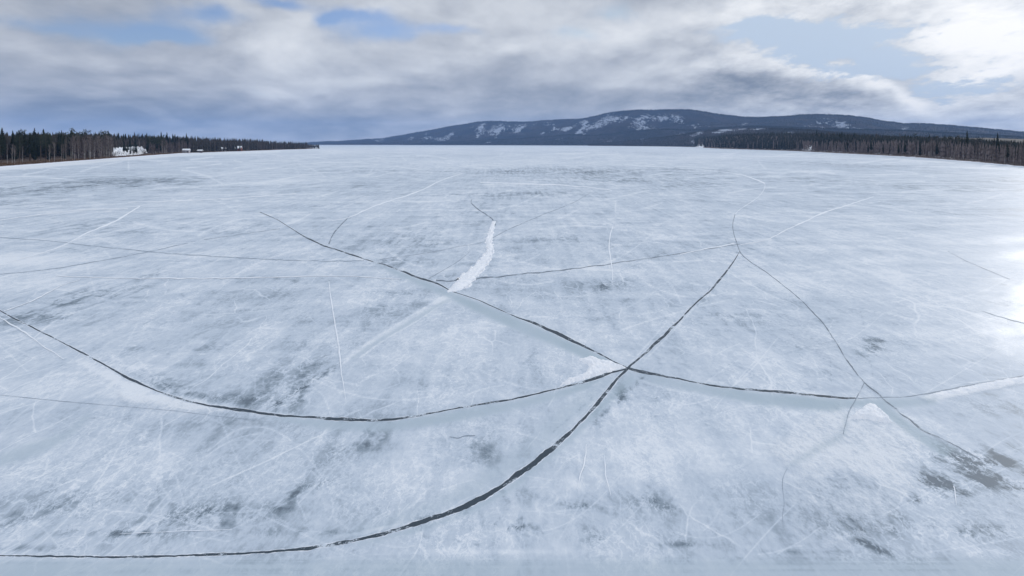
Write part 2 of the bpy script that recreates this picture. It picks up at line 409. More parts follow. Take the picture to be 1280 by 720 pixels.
stroke(band, [(1058, 520, 6), (1055, 540, 7), (1045, 549, 7), (1025, 559, 9), (1005, 571, 7), (985, 583, 3)], .5, 3)
stroke(band, [(0, 575, 14), (40, 562, 16), (80, 545, 10), (110, 520, 6)], .55, 3)
# paler and darker ice
clr = [(765, 355, 20, 6, 1.3, -.2), (742, 354, 22, 3, .5, 0), (1085, 440, 22, 12, .6, -.5), (1100, 425, 18, 6, .5, 0), (915, 460, 26, 8, .5, .3), (955, 393, 26, 6, .45, 0), (900, 395, 26, 12, .35, .3),
       (1215, 588, 72, 20, 1.05, .1), (1165, 604, 26, 11, 1.3, 0), (1245, 575, 75, 12, 1.0, .1), (1182, 563, 24, 6, 1.4, .6), (1250, 603, 60, 8, 1.1, 0), (1150, 622, 22, 7, .9, 0), (1190, 618, 40, 5, .7, -.1), (1270, 560, 50, 8, .5, 0),
       (716, 632, 24, 6, 1.2, .15), (630, 657, 30, 6, 1.2, 0), (640, 648, 20, 3, .7, 0), (820, 628, 40, 12, .35, .1), (755, 640, 20, 5, .7, .3), (700, 665, 40, 8, .55, 0), (860, 680, 40, 4, .6, 0),
       (370, 615, 18, 8, .9, -.6), (403, 607, 14, 9, .7, -.7), (250, 640, 50, 9, .75, -.1), (160, 667, 70, 5, .9, 0), (330, 640, 50, 10, .5, -.2), (240, 655, 60, 5, .6, 0), (40, 685, 60, 4, .6, 0), (390, 665, 90, 5, .3, 0),
       (345, 482, 44, 22, .35, -.5), (310, 500, 40, 12, .7, 0), (210, 480, 45, 10, .5, .3), (370, 500, 16, 12, .6, -.7), (390, 460, 26, 8, .5, -.6), (255, 440, 60, 20, .15, 0), (455, 552, 34, 14, .6, -.2), (600, 565, 20, 14, .7, .5), (640, 620, 40, 10, .3, 0),
       (70, 235, 120, 8, .75, -.05), (180, 225, 90, 5, .6, 0), (20, 255, 70, 8, .5, 0), (250, 233, 60, 4, .3, 0), (760, 213, 150, 5, .65, 0), (800, 224, 110, 5, .55, 0), (560, 214, 180, 4, .3, 0), (640, 243, 120, 4, .4, 0), (850, 232, 70, 5, .4, 0),
       (1010, 224, 90, 5, .4, .05), (1200, 236, 130, 4, .45, .04), (1060, 205, 120, 3, .4, .03), (1270, 225, 70, 4, .5, 0), (260, 285, 80, 8, .4, 0), (110, 285, 60, 10, .4, 0), (90, 375, 90, 12, .55, -.3), (40, 400, 50, 8, .4, -.2), (180, 350, 40, 5, .45, -.5),
       (520, 300, 60, 14, .45, -.1), (500, 330, 50, 8, .35, 0), (690, 296, 60, 8, .3, 0), (500, 385, 60, 16, .25, 0), (50, 640, 50, 12, .4, -.3), (1120, 650, 70, 12, .25, 0), (1060, 655, 60, 12, .3, .2), (1040, 600, 35, 14, .5, 0), (1220, 665, 100, 9, .6, 0),
       (1090, 683, 26, 5, .8, .4), (1000, 690, 60, 3, .4, 0), (960, 300, 50, 8, .25, 0), (540, 650, 60, 9, .4, -.2), (825, 500, 20, 8, .4, -.5), (775, 495, 16, 12, .8, -.9), (750, 520, 16, 10, .6, -.8), (1255, 510, 60, 10, .3, 0), (740, 675, 40, 5, .5, 0)]
for x, y, rx, ry, a, r in clr: blob(clear, x, y, rx, ry, a * .62, r)
frs = [(500, 440, 130, 40, .14, .1), (560, 420, 100, 30, .1, 0), (900, 560, 150, 60, .18, 0), (1150, 330, 160, 60, .2, 0), (480, 590, 90, 30, .22, 0), (190, 497, 60, 7, .7, .1), (290, 505, 80, 6, .3, .05), (300, 450, 90, 22, .2, -.1),
       (960, 350, 60, 24, .15, 0), (640, 205, 260, 8, .22, 0), (900, 196, 240, 4, .25, 0), (950, 440, 80, 22, .15, 0), (430, 360, 90, 16, .15, 0), (20, 322, 70, 9, .45, -.1), (70, 325, 60, 5, .3, -.1), (720, 605, 14, 8, .5, .5),
       (1060, 570, 60, 30, .2, 0), (300, 230, 120, 3, .35, -.05), (250, 243, 80, 3, .25, 0), (620, 690, 120, 4, .3, 0), (800, 590, 60, 20, .15, 0), (1180, 430, 80, 40, .18, 0), (700, 395, 60, 8, .2, .4), (740, 540, 60, 30, .12, 0), (600, 590, 30, 8, .25, 0), (350, 190, 200, 4, .2, 0), (640, 186, 600, 4, .2, 0)]
for x, y, rx, ry, a, r in frs: blob(frost, x, y, rx, ry, a, r, .5)
frost -= .12 * np.exp(-((XX - 60) / 400) ** 2) * np.clip((YY - 200) / 60, 0, 1)
# healed, half-seen fractures and scrape marks, as long faint lines
stroke(frost, [(563, 368, 6), (540, 383, 9), (510, 401, 9), (480, 418, 9), (452, 436, 8), (425, 456, 6)], .5, 2)
stroke(band, [(566, 372, 3), (540, 386, 4), (505, 407, 4), (470, 428, 4), (440, 448, 3)], .6, 1.5)
stroke(frost, [(560, 367, 1), (510, 397, 1.4), (478, 417, 1.4), (445, 439, 1.2)], .85, 1)
stroke(frost, [(570, 368, 1), (520, 402, 1.4), (485, 422, 1.4), (450, 447, 1.2)], .75, 1)
stroke(clear, [(430, 455, 5), (400, 470, 6), (372, 489, 7), (352, 503, 9), (340, 514, 6)], .8, 2)
stroke(frost, [(100, 452, 5), (140, 472, 9), (175, 489, 14), (215, 503, 10), (300, 512, 5), (380, 523, 4)], .45, 3)
stroke(frost, [(560, 500, 2), (610, 512, 4), (660, 480, 1)], .1, 2)
stroke(frost, [(1082, 505, 4), (1120, 530, 2), (1150, 552, 2), (1172, 566, 1.6)], .5, 1)
stroke(frost, [(786, 470, 1), (830, 485, 1.5), (870, 493, 1.5), (900, 498, 1)], .5, 1)
stroke(clear, [(806, 470, 2), (790, 484, 7), (772, 502, 7), (752, 520, 5), (738, 536, 2)], .55, 2.5)
stroke(frost, [(832, 404, .7), (808, 432, .9), (788, 454, .8)], .5, .9)
stroke(frost, [(870, 382, .7), (846, 409, 1), (824, 432, 1), (804, 452, 1)], .5, 1)
stroke(frost, [(768, 472, .8), (742, 502, 1), (714, 530, 1), (690, 552, 1)], .4, .9)
stroke(clear, [(740, 497, 1.5), (715, 520, 2), (690, 541, 1.5)], .4, 1.2)
stroke(clear, [(180, 475, 6), (225, 490, 12), (280, 501, 10), (340, 508, 5)], .45, 4)
for i in range(120):
    x0, y0, rx, ry = random.choice([(340, 480, 90, 30), (720, 610, 60, 30), (200, 640, 200, 30), (1180, 600, 90, 30), (400, 610, 60, 20), (260, 450, 90, 25), (640, 655, 60, 16), (60, 600, 60, 40)])
    x, y = x0 + random.gauss(0, rx * .5), y0 + random.gauss(0, ry * .5); th = random.uniform(0, 3.14); pts = [(x, y, .6)]
    for k in range(random.randint(3, 7)):
        th += random.gauss(0, .45); L = random.uniform(5, 14); x += L * math.cos(th); y += L * math.sin(th) * .6; pts.append((x, max(y, 200), .7))
    stroke(frost, pts, random.uniform(.2, .55), .8)
for i in range(760):
    y = float(np.exp(rng.uniform(math.log(12), math.log(520)))) + HZ
    x = rng.uniform(-150, 1430)
    L = rng.uniform(20, 160) * (0.6 + (y - HZ) / 500)
    th = rng.choice([rng.normal(-.5, .25), rng.normal(.25, .2), rng.normal(1.2, .5)], p=[.5, .33, .17])
    sq = min(1.0, .10 + (y - HZ) / 420)
    b = rng.normal(0, .12)
    pts = []
    for k in range(5):
        u = (k / 4 - .5) * L
        pts.append((x + u * math.cos(th), max(183, y + (u * math.sin(th) + b * L * (k / 4 - .5) ** 2 * 4) * sq), .4 + .7 * rng.random()))
    if rng.random() < .82: stroke(frost, pts, rng.uniform(.15, .65), .7)
    else: stroke(clear, pts, rng.uniform(.12, .34), 1.2)
for i in range(60):        # bundles of parallel scrapes on the near left and lower right
    x, y = (rng.uniform(0, 430), rng.uniform(520, 680)) if i < 34 else (rng.uniform(650, 900), rng.uniform(520, 680))
    th = -1.0 + .25 * math.sin(i) + (0 if i < 34 else -.3); L = rng.uniform(30, 130)
    stroke(frost, [(x, y, .6), (x + L * .5 * math.cos(th) + 3, y + L * .5 * math.sin(th) * .7, 1.0), (x + L * math.cos(th), y + L * math.sin(th) * .7, .5)], rng.uniform(.12, .35), 1.1)
# crusty wind-packed snow right of centre
fill(crust, [(1000, 540), (1050, 520), (1110, 520), (1160, 560), (1175, 590), (1130, 625), (1100, 660), (1050, 680), (1000, 670), (985, 600)], .8, 8)
fill(crust, [(960, 560), (1050, 505), (1060, 520), (1050, 545), (1000, 570), (985, 585)], .9, 3)
fill(crust, [(1150, 497), (1290, 470), (1290, 478), (1160, 502)], .9, 1)
fill(crust, [(1000, 400), (1090, 500), (1060, 470), (1000, 430)], .5, 6)
fill(frost, [(1150, 496), (1230, 480), (1290, 469), (1290, 476), (1220, 490), (1165, 502)], .6, 1)
fill(frost, [(1000, 560), (1050, 552), (1110, 530), (1150, 560), (1165, 585), (1120, 610), (1070, 600), (1000, 590)], .22, 5)
fill(crust, [(150, 492), (240, 503), (330, 520), (260, 517), (160, 506)], .8, 3)
fill(band, [(-300, 700), (1600, 700), (1600, 800), (-300, 800)], .6, 3)
for k in range(26): stroke(frost if k % 2 else clear, [(random.uniform(-100, 900), 698 + k, 1), (random.uniform(400, 1500), 698 + k + .5, 1.5)], .22, 1.5)
glaze = np.zeros((nr, nc)); blob(glaze, 1290, 385, 80, 50, .7, -.2, .9); blob(glaze, 1260, 320, 60, 8, .3); blob(glaze, 1280, 300, 60, 5, .3)
stroke(frost, [(x, y + 1.6, 3.4 if x < 120 else 2.2) for x, y in LPX0], .75, 1.2)
crust[(XX > 1150) & (YY > 545)] *= .3
crust *= np.clip(.3 + 1.6 * WN2, 0, 1.2)

Y = H * F / (PY - HZ)
VX = (PX[None, :] - 640) / F * Y[:, None]
V = np.stack([VX, np.repeat(Y[:, None], nc, 1), np.zeros((nr, nc))], -1).reshape(-1, 3)
FA = grid_faces(nr, nc)[:, ::-1]
base = len(V)
yn, yf = Y[-1], Y[0]; xl0, xr0 = VX[0, 0], VX[0, -1]; xl1, xr1 = VX[-1, 0], VX[-1, -1]
# one sheet: the rest of the lake to the sides and behind joins the detailed part at its rim
extra = [(-9000, yf, 0), (9000, yf, 0), (-9000, -2500, 0), (9000, -2500, 0), (xl1, -2500, 0), (xr1, -2500, 0), (-9000, yn, 0), (9000, yn, 0)]
V = np.vstack([V, extra])
me = mesh_np('frozen_lake', V, FA)
extraF = [(base + 6, base + 2, base + 4, (nr - 1) * nc), (nr * nc - 1, base + 5, base + 3, base + 7),
          ((nr - 1) * nc, base + 4, base + 5, nr * nc - 1),
          (0, base + 0, base + 6, (nr - 1) * nc), (nc - 1, nr * nc - 1, base + 7, base + 1)]
import bmesh
bm = bmesh.new(); bm.from_mesh(me); bm.verts.ensure_lookup_table()
for f in extraF:
    try: bm.faces.new([bm.verts[i] for i in f])
    except Exception as ex: print('face', ex)
# far rim of the lake behind the last detailed row
bm.normal_update(); bm.to_mesh(me); bm.free()
for nm, A in (('frost', frost), ('clear', clear), ('crust', crust), ('band', band), ('glaze', np.clip(glaze, 0, 1))):
    at = me.attributes.new(nm, 'FLOAT', 'POINT')
    # fade every mask to nothing at the rim of the detailed part
    R = A.copy(); R[:, :6] = 0; R[:, -6:] = 0; R[-3:, :] = 0; R[:2, :] *= 0
    at.data.foreach_set('value', np.concatenate([R.ravel(), np.zeros(len(extra))]).astype(np.float32))
ice = obj('frozen_lake', me, M['ice']); tag(ice, 'wide sheet of pale blue grey lake ice with frost patches', 'ice', kind='structure')


# ------------------------------------------------------------------ crack geometry
LAYER = [0]
def ribbon_rows(P, wfun, jit, seed):
    r = np.random.default_rng(seed)
    T = np.gradient(P[:, :2], axis=0); N = np.stack([-T[:, 1], T[:, 0]], 1); N /= np.linalg.norm(N, axis=1)[:, None] + 1e-9
    n = len(P)
    s = np.cumsum(np.r_[0, np.hypot(*np.diff(P[:, :2], axis=0).T)])
    j1 = (fbm(s / 9 + seed, s * 0 + 1, 3) - .5) * 2 * jit; j2 = (fbm(s / 7 + seed, s * 0 + 8, 3) - .5) * 2 * jit
    w = wfun(P[:, 2])
    return N, w * .5 * (1 + j1), w * .5 * (1 + j2), s


def flat_ribbon(name, pts, mat, parent=None, jit=.5, seed=1, wob=.35, sc=1.0, vary=False):
    P = curve(pts, 1.8 if vary else 2.5)
    if vary:
        ss = np.cumsum(np.r_[0, np.hypot(*np.diff(P[:, :2], axis=0).T)])
        P[:, 2] *= np.clip(.5 + 1.0 * fbm(ss / 38 + seed * 7, ss * 0 + 2, 3), .5, 1.3)
    N, a, b, s = ribbon_rows(P, lambda w: w * sc, jit, seed)
    P = P.copy(); P[:, :2] += N * ((fbm(s / 13 + seed * 3, s * 0 + 4, 3) - .5) * 2 * wob * np.minimum(P[:, 2], 2.5))[:, None]
    LAYER[0] += 1; z = .004 + .0005 * LAYER[0]
    V = []
    for p, n_, x, y in zip(P, N, a, b):
        q1 = G(*(p[:2] + n_ * x)); q2 = G(*(p[:2] - n_ * y))
        V += [(*q1, z), (*q2, z)]
    Fc = np.array([(2 * i, 2 * i + 1, 2 * i + 3, 2 * i + 2) for i in range(len(P) - 1)])
    me = mesh_np(name, V, Fc)
    if len(me.polygons) and me.polygons[0].normal.z < 0: me.flip_normals()
    return obj(name, me, mat, parent), P, N, a, b, z


def ridge(name, E, wm, hm, mat, parent, seed):
    """a low broken lip of frost along a line of ground points"""
    r = np.random.default_rng(seed)
    E = np.array(E); T = np.gradient(E, axis=0); N = np.stack([-T[:, 1], T[:, 0]], 1); N /= np.linalg.norm(N, axis=1)[:, None] + 1e-9
    n = len(E); s = np.arange(n)
    k = np.clip(fbm(s / 3.0 + seed, s * 0, 3) * 2.4 - .7, .02, 1.2)
    V = []
    for i in range(n):
        w = wm * k[i] * .5; h = hm * k[i] * r.uniform(.6, 1.2)
        V += [(*(E[i] + N[i] * w), .001), (*(E[i] + N[i] * w * .3), h), (*(E[i] - N[i] * w * .5), h * .7), (*(E[i] - N[i] * w), .001)]
    Fc = np.array([(4 * i + j, 4 * i + j + 1, 4 * i + 5 + j, 4 * i + 4 + j) for i in range(n - 1) for j in range(3)])
    me = mesh_np(name, V, Fc)
    if sum(p.normal.z for p in me.polygons) < 0: me.flip_normals()
    return obj(name, me, mat, parent)


def big_crack(pts, label, seed, rims=(1, 1)):
    x0, y0 = G(*pts[len(pts) // 2][:2])
    t = empty('ice_crack', (0, 0, 0)); tag(t, label, 'ice crack', 'wide dark cracks in the ice')
    o, P, N, a, b, z = flat_ribbon('open_gap', pts, M['gap'], t, .38, seed, .3, .80, True)
    for sgn, ww, on in ((1, a, rims[0]), (-1, b, rims[1])):
        if not on: continue
        E = [G(*(p[:2] + sgn * n_ * (w_ + .45))) for p, n_, w_ in zip(P, N, ww)]
        ridge('frost_rim', E, .06, .007, M['rim'], t, seed * 5 + sgn)
    return t


big_crack(C_MAIN, 'widest dark crack sweeping from lower left up to the crossing and on to the right', 3)
big_crack(C_TOP, 'long diagonal crack running down from the upper left to the crossing', 4)
big_crack(C_RIGHT, 'dark crack running right from the crossing towards the snow triangle', 5, (1, 0))
big_crack(C_LEFT, 'long sagging crack entering at the left edge and curving up to the crossing', 6)
for i, (pts, lab) in enumerate([(C_SWEEP, 'long thin crack sweeping down the right side through the right junction')] + FINE):
    o = flat_ribbon('ice_crack', [(x, y, w_ * (1 if i in (0, 4, 5, 6, 7) else .8)) for x, y, w_ in pts], M['hair' if i in (0, 4, 5, 6) else 'faint'], None, .8, 20 + i, .5, .62)[0]
    tag(o, lab, 'ice crack', 'thin dark cracks in the ice')
for i, (pts, lab) in enumerate(WHITE):
    o = flat_ribbon('healed_crack', pts, M['white'], None, .7, 60 + i, .5, .75)[0]
    tag(o, lab, 'healed crack', 'white healed cracks in the ice')


def snow_patch(name, poly, hmax, label, seed, step=1.1, rag=1.5):
    P = np.array(poly, float)
    xs = np.arange(P[:, 0].min() - 3, P[:, 0].max() + 3, step); ys = np.arange(P[:, 1].min() - 2, P[:, 1].max() + 2, step * .8)
    X, Yp = np.meshgrid(xs, ys); ins = np.zeros(X.shape, bool); D = np.full(X.shape, 1e9)
    Xw = X + (fbm(X / 4 + seed, Yp / 4, 3) - .5) * 2 * rag; Yw = Yp + (fbm(X / 4 + seed + 30, Yp / 4, 3) - .5) * 2 * rag
    for (x0, y0), (x1, y1) in zip(P, np.roll(P, -1, 0)):
        ins ^= ((y0 > Yw) != (y1 > Yw)) & (Xw < (x1 - x0) * (Yw - y0) / ((y1 - y0) or 1e-9) + x0)
        t = np.clip(((Xw - x0) * (x1 - x0) + (Yw - y0) * (y1 - y0)) / ((x1 - x0) ** 2 + (y1 - y0) ** 2 + 1e-9), 0, 1)
        D = np.minimum(D, np.hypot(Xw - x0 - t * (x1 - x0), Yw - y0 - t * (y1 - y0)))
    sd = np.where(ins, D, -D)
    z = np.clip(sd / 2.0, -1, 1) * hmax * (.35 + 1.1 * fbm(X / 2.2 + seed, Yp / 1.5, 3)) + .045 * hmax / .1
    Yg = H * F / (Yp - HZ)
    V = np.stack([(X - 640) / F * Yg, Yg, np.where(sd > -1, np.maximum(z, -.02), -.02)], -1).reshape(-1, 3)
    Fc = grid_faces(*X.shape)
    keep = (sd > -1.5).ravel()[Fc].any(1)
    me = mesh_np(name, V, Fc[keep])
    bm = bmesh.new(); bm.from_mesh(me); bmesh.ops.delete(bm, geom=[v for v in bm.verts if not v.link_faces], context='VERTS'); bm.to_mesh(me); bm.free()
    if sum(p.normal.z for p in me.polygons) < 0: me.flip_normals()
    me.polygons.foreach_set('use_smooth', [True] * len(me.polygons))
    o = obj(name, me, M['snow']); tag(o, label, 'snow patch')
    return o


Rb = curve(RIBBON, 5); T = np.gradient(Rb[:, :2], axis=0); Nn = np.stack([-T[:, 1], T[:, 0]], 1); Nn /= np.linalg.norm(Nn, axis=1)[:, None]
poly = [tuple(p[:2] + n * p[2] * .28) for p, n in zip(Rb, Nn)] + [tuple(p[:2] - n * p[2] * .28) for p, n in list(zip(Rb, Nn))[::-1]]
snow_patch('snow_ribbon', poly, .06, 'bright white ribbon of snow filling a bent crack, narrowing away', 2, .7, 1.5)
rib = bpy.data.objects['snow_ribbon']
for sg in (1, -1):
    E_ = [G(*(p[:2] + sg * n * p[2] * .34)) for p, n in list(zip(Rb, Nn))[1:-2]]
    E_ = np.array([np.interp(np.linspace(0, len(E_) - 1, 160), range(len(E_)), [e[k] for e in E_]) for k in (0, 1)]).T
    E_ += (np.stack([fbm(E_[:, 1] * 1.3, E_[:, 0], 3), fbm(E_[:, 1] * 1.3 + 9, E_[:, 0], 3)], 1) - .5) * .5
    ridge('broken_edge', E_, .30, .15, M['snow'], rib, 40 + sg)
snow_patch('snow_patch', [(724, 449), (738, 446), (750, 449.5), (768, 454), (781, 459), (765, 463.5), (745, 469.5), (725, 475), (700, 482), (712, 474), (733, 466), (738, 457)], .08, 'white wedge of snow caught at the left of the crack crossing', 5, 1.0, 1.8)
snow_patch('snow_patch', [(1087, 505), (1095, 508), (1105, 516), (1114, 527), (1100, 527), (1084, 523), (1066, 523), (1060, 526), (1073, 514)], .09, 'small white triangle of crusty snow under the right junction', 9, 1.0, 1.5)
snow_patch('snow_strip', [(1163, 494), (1200, 485.5), (1240, 477.5), (1295, 468), (1340, 460), (1340, 465), (1290, 474), (1240, 484), (1200, 491), (1170, 496)], .035, 'crumbly strip of white snow lining the rising crack at the right', 12, 1.0, 1.8)

# ------------------------------------------------------------------ shores
def land(name, shore, prof, label, snowfun, kind='structure', side=1, n=160):
    """shore: ground points; prof(i, d) -> height; strips run inland, away from the lake"""
    S = np.array(shore, float); s = np.r_[0, np.cumsum(np.hypot(*np.diff(S, axis=0).T))]
    u = np.linspace(0, 1, n) ** 1.0
    # sample evenly in the index so near parts stay fine
    idx = u * (len(S) - 1); X = np.interp(idx, np.arange(len(S)), S[:, 0]); Yv = np.interp(idx, np.arange(len(S)), S[:, 1])
    T = np.stack([np.gradient(X), np.gradient(Yv)], 1); T /= np.linalg.norm(T, axis=1)[:, None]
    N = np.stack([-T[:, 1], T[:, 0]], 1) * side
    ds = np.array([-1.5, 0, 1.5, 4, 8, 14, 22, 35, 55, 85, 130, 200, 320, 520, 800])
    V = []; sn = []
    for i in range(n):
        for d in ds:
            jx = (fbm(np.array([X[i] / 12.0]), np.array([d / 9.0 + 3]), 3)[0] - .5) * min(abs(d) + 1.5, 6)
            p = np.array([X[i], Yv[i]]) + N[i] * (d + jx * .6)
            V.append((p[0], p[1], prof(idx[i], d, p))); sn.append(snowfun(idx[i], d, p))
    me = mesh_np(name, V, grid_faces(n, len(ds)), True)
    if sum(p.normal.z for p in me.polygons) < 0: me.flip_normals()
    at = me.attributes.new('snow', 'FLOAT', 'POINT'); at.data.foreach_set('value', np.array(sn, np.float32))
    o = obj(name, me, M['bank']); tag(o, label, 'shore', kind=kind)
    return o, X, Yv, N


LPX = [(-330, 262), (-150, 229), (-40, 214), (0, 210), (50, 206), (100, 202), (160, 197.3), (200, 194.2), (230, 192), (270, 190.5), (300, 189.5), (350, 187.6), (398, 186.2)]
RPX = [(1560, 238), (1400, 220), (1280, 208.5), (1210, 202), (1150, 197.5), (1090, 194), (1040, 191.5), (990, 189), (950, 187.6), (900, 186), (872, 184.6)]
LS = [G(*p) for p in LPX]; RS = [G(*p) for p in RPX]
def hl(i, d, p):
    if d < 0: return -.3
    b = np.interp(d, [0, 1.5, 4, 8, 14, 35, 85, 200, 520, 800], [.12, .35, .5, .8, 1.3, 2.2, 4, 6, 8, 8])
    return b * (.8 + .4 * float(fbm(np.array([p[0] / 30]), np.array([p[1] / 30]), 3)[0]))
def hr(i, d, p):
    if d < 0: return -.3
    k = np.interp(i, [0, 2, 4, 6, 8, 10], [.2, .4, 1.3, 3.0, 4.2, 4.4])
    k = min(k, 1.5) + (k - min(k, 1.5)) * min(1, d / 60)
    b = np.interp(d, [0, 1.5, 4, 8, 14, 35, 85, 200, 520, 800], [.1, .3, .6, 1.0, 1.6, 3, 5.5, 5.5, 1, -4])
    return b * k * (.8 + .4 * float(fbm(np.array([p[0] / 40]), np.array([p[1] / 40]), 3)[0]))
shL, LX, LY, LN = land('shore', LS, hl, 'low wooded shore along the left side of the lake', lambda i, d, p: 1.5 if d < 3.5 else (.42 if d < 8 else .2), side=1)
shR, RX, RY, RN = land('shore', RS, hr, 'rising wooded shore along the right side of the lake', lambda i, d, p: .9 if d < 1 else (.40 if d < 20 else -.4), side=-1)


def on_shore(S, SN, hf, ip, px, d, side):
    """ground point d metres inland of the shore at photo column px"""
    pxs = np.array([640 + F * x / y for x, y in zip(S[0], S[1])])
    o = np.argsort(pxs); X = np.interp(px, pxs[o], S[0][o]); Yv = np.interp(px, pxs[o], S[1][o])
    i = np.interp(px, pxs[o], np.arange(len(pxs))[o])
    n = SN[int(np.clip(round(i), 0, len(SN) - 1))]
    # step inland along the line of sight's column so that px is kept: solve with the shore normal, then slide
    p = np.array([X, Yv]) + n * d
    idx = i / (len(pxs) - 1) * (ip - 1)
    return p[0], p[1], float(hf(idx, d, p))


def SL(px, d):
    # go straight away from the viewpoint: deeper rows stay in the same column
    pxs = 640 + F * LX / LY; o = np.argsort(pxs)
    y = np.interp(px, pxs[o], LY[o]); i = np.interp(px, pxs[o], np.arange(len(LX))[o]); n = LN[int(round(i))]
    u = (px - 640) / F; r = np.array([u, 1.0]); k = d / max(.15, abs(float(np.dot(r, n))))
    p = np.array([u * (y + k), y + k]); return p[0], p[1], float(hl(i / (len(LX) - 1) * (len(LS) - 1), d, p))
def SR(px, d):
    pxs = 640 + F * RX / RY; o = np.argsort(pxs)
    y = np.interp(px, pxs[o], RY[o]); i = np.interp(px, pxs[o], np.arange(len(RX))[o]); n = RN[int(round(i))]
    u = (px - 640) / F; r = np.array([u, 1.0]); k = d / max(.15, abs(float(np.dot(r, n))))
    p = np.array([u * (y + k), y + k]); return p[0], p[1], float(hr(i / (len(RX) - 1) * (len(RS) - 1), d, p))


# ------------------------------------------------------------------ trees
def tube(V, Fc, pts, rads, k=5):
    b = len(V)
    for (p, r) in zip(pts, rads):
        for j in range(k):
            a = 2 * math.pi * j / k; V.append((p[0] + r * math.cos(a), p[1] + r * math.sin(a), p[2]))
    for i in range(len(pts) - 1):
        for j in range(k):
            Fc.append((b + i * k + j, b + i * k + (j + 1) % k, b + (i + 1) * k + (j + 1) % k, b + (i + 1) * k + j))


def trunk_mesh(h, r, seed, lean=.02):
    R = random.Random(seed); V, Fc = [], []
    pts = [(R.uniform(-1, 1) * lean * h * t, R.uniform(-1, 1) * lean * h * t, h * t - .4 * (t == 0)) for t in (0, .25, .5, .75, 1)]
    tube(V, Fc, pts, [r, r * .85, r * .65, r * .4, r * .1]); return V, Fc, pts


def spruce(seed, h=18.0, w=2.1, low=.12):
    R = random.Random(seed); V, Fc, pts = trunk_mesh(h, .17, seed, .006)
    tm = mesh_np('trunk', V, Fc)
    V, Fc = [], []
    z = h * low
    while z < h * .99:
        t = (z - h * low) / (h * (1 - low)); rr = w * (1 - t) ** .75 * (0.55 + .45 * min(1, t * 5)) + .12
        for k in range(R.randint(5, 8)):
            a = R.uniform(0, 6.283); L = rr * R.uniform(.55, 1.2); dr = L * R.uniform(.25, .55)
            wd = L * .28 + .12; b = len(V); ca, sa = math.cos(a), math.sin(a)
            V += [(0, 0, z), (ca * L * .55 - sa * wd, sa * L * .55 + ca * wd, z - dr * .35), (ca * L, sa * L, z - dr), (ca * L * .55 + sa * wd, sa * L * .55 - ca * wd, z - dr * .5 - .1),
                  (ca * L * .5, sa * L * .5, z - dr - R.uniform(.3, .7))]
            Fc += [(b, b + 1, b + 2), (b, b + 2, b + 3), (b + 1, b + 4, b + 2), (b, b + 4, b + 2)]
        z += R.uniform(.28, .5)
    return tm, mesh_np('crown', V, Fc)


def pine(seed, h=17.0, crown=.45):
    R = random.Random(seed); V, Fc, pts = trunk_mesh(h, .2, seed, .012)
    tm = mesh_np('trunk', V, Fc); V, Fc = [], []
    for k in range(30):
        t = 1 - crown * R.random() ** .9; z = h * t; a = R.uniform(0, 6.283); L = R.uniform(.4, 2.1) * (1.25 - .9 * abs(t - .78) * 2)
        c = (math.cos(a) * L, math.sin(a) * L, z + R.uniform(-.2, .6)); s = R.uniform(.5, .95)
        for q in range(12):
            b = len(V); d = Vector((R.gauss(0, 1), R.gauss(0, 1), R.gauss(0, .7))).normalized() * s * R.uniform(.5, 1.1)
            e = Vector((R.gauss(0, 1), R.gauss(0, 1), R.gauss(0, 1))).normalized() * .28
            p = Vector(c) + d
            V += [tuple(p + e), tuple(p - e), tuple(p + Vector((e.y, -e.z, e.x)) * 1.3)]; Fc.append((b, b + 1, b + 2))
        b = len(V); V += [(0, 0, z - .5), (0, 0, z - .38), c]; Fc.append((b, b + 1, b + 2))
    return tm, mesh_np('crown', V, Fc)


def birch(seed, h=15.0, spread=1.5):
    R = random.Random(seed); V, Fc, pts = trunk_mesh(h * .92, .14, seed, .02)
    tm = mesh_np('trunk', V, Fc); V, Fc = [], []
    for k in range(26):
        t = R.uniform(.3, .95); z = h * .92 * t; a = R.uniform(0, 6.283); L = R.uniform(1.5, 4.2) * (1.1 - t * .6)
        up = L * R.uniform(.8, 1.5); ca, sa = math.cos(a), math.sin(a); o = L * .38 * spread
        e = (ca * o, sa * o, min(z + up, h * 1.02)); tube(V, Fc, [(0, 0, z), (ca * o * .6, sa * o * .6, z + up * .5), e], [.05, .03, .01], 3)
        for q in range(14):
            f = R.uniform(.25, 1); bx = (ca * o * f, sa * o * f, z + (e[2] - z) * f); b = len(V); a2 = a + R.uniform(-1.6, 1.6); l2 = R.uniform(.4, 1.2)
            w_ = R.uniform(.02, .045)
            V += [(bx[0] + w_, bx[1], bx[2]), (bx[0] - w_, bx[1] + w_, bx[2]), (bx[0] + math.cos(a2) * l2 * .5, bx[1] + math.sin(a2) * l2 * .5, bx[2] + l2 * R.uniform(.5, 1.2))]
            Fc.append((b, b + 1, b + 2))
    return tm, mesh_np('crown', V, Fc)


PROTO = {'spruce': [spruce(i, 18 + i % 3, 1.6 + .35 * (i % 3), (.1, .2, .32)[i % 3]) for i in range(6)],
         'pine': [pine(40 + i, 17, .38 + .07 * (i % 3)) for i in range(5)],
         'birch': [birch(80 + i, 15, 1.0 + .3 * (i % 3)) for i in range(6)]}
MATS = {'spruce': ('sbark', 'spruce'), 'pine': ('sbark', 'pine'), 'birch': ('bbark', 'twig')}
for kd, lst in PROTO.items():
    for tm, cm in lst: tm.materials.append(M[MATS[kd][0]]); cm.materials.append(M[MATS[kd][1]])
SRC = {}
for kd, lst in PROTO.items():
    SRC[kd] = [(bpy.data.objects.new('trunk', tm), bpy.data.objects.new('crown', cm)) for tm, cm in lst]
HT = {'spruce': 19.0, 'pine': 17.0, 'birch': 15.0}
NAMES = {'spruce': 'spruce_tree', 'pine': 'pine_tree', 'birch': 'birch_tree'}
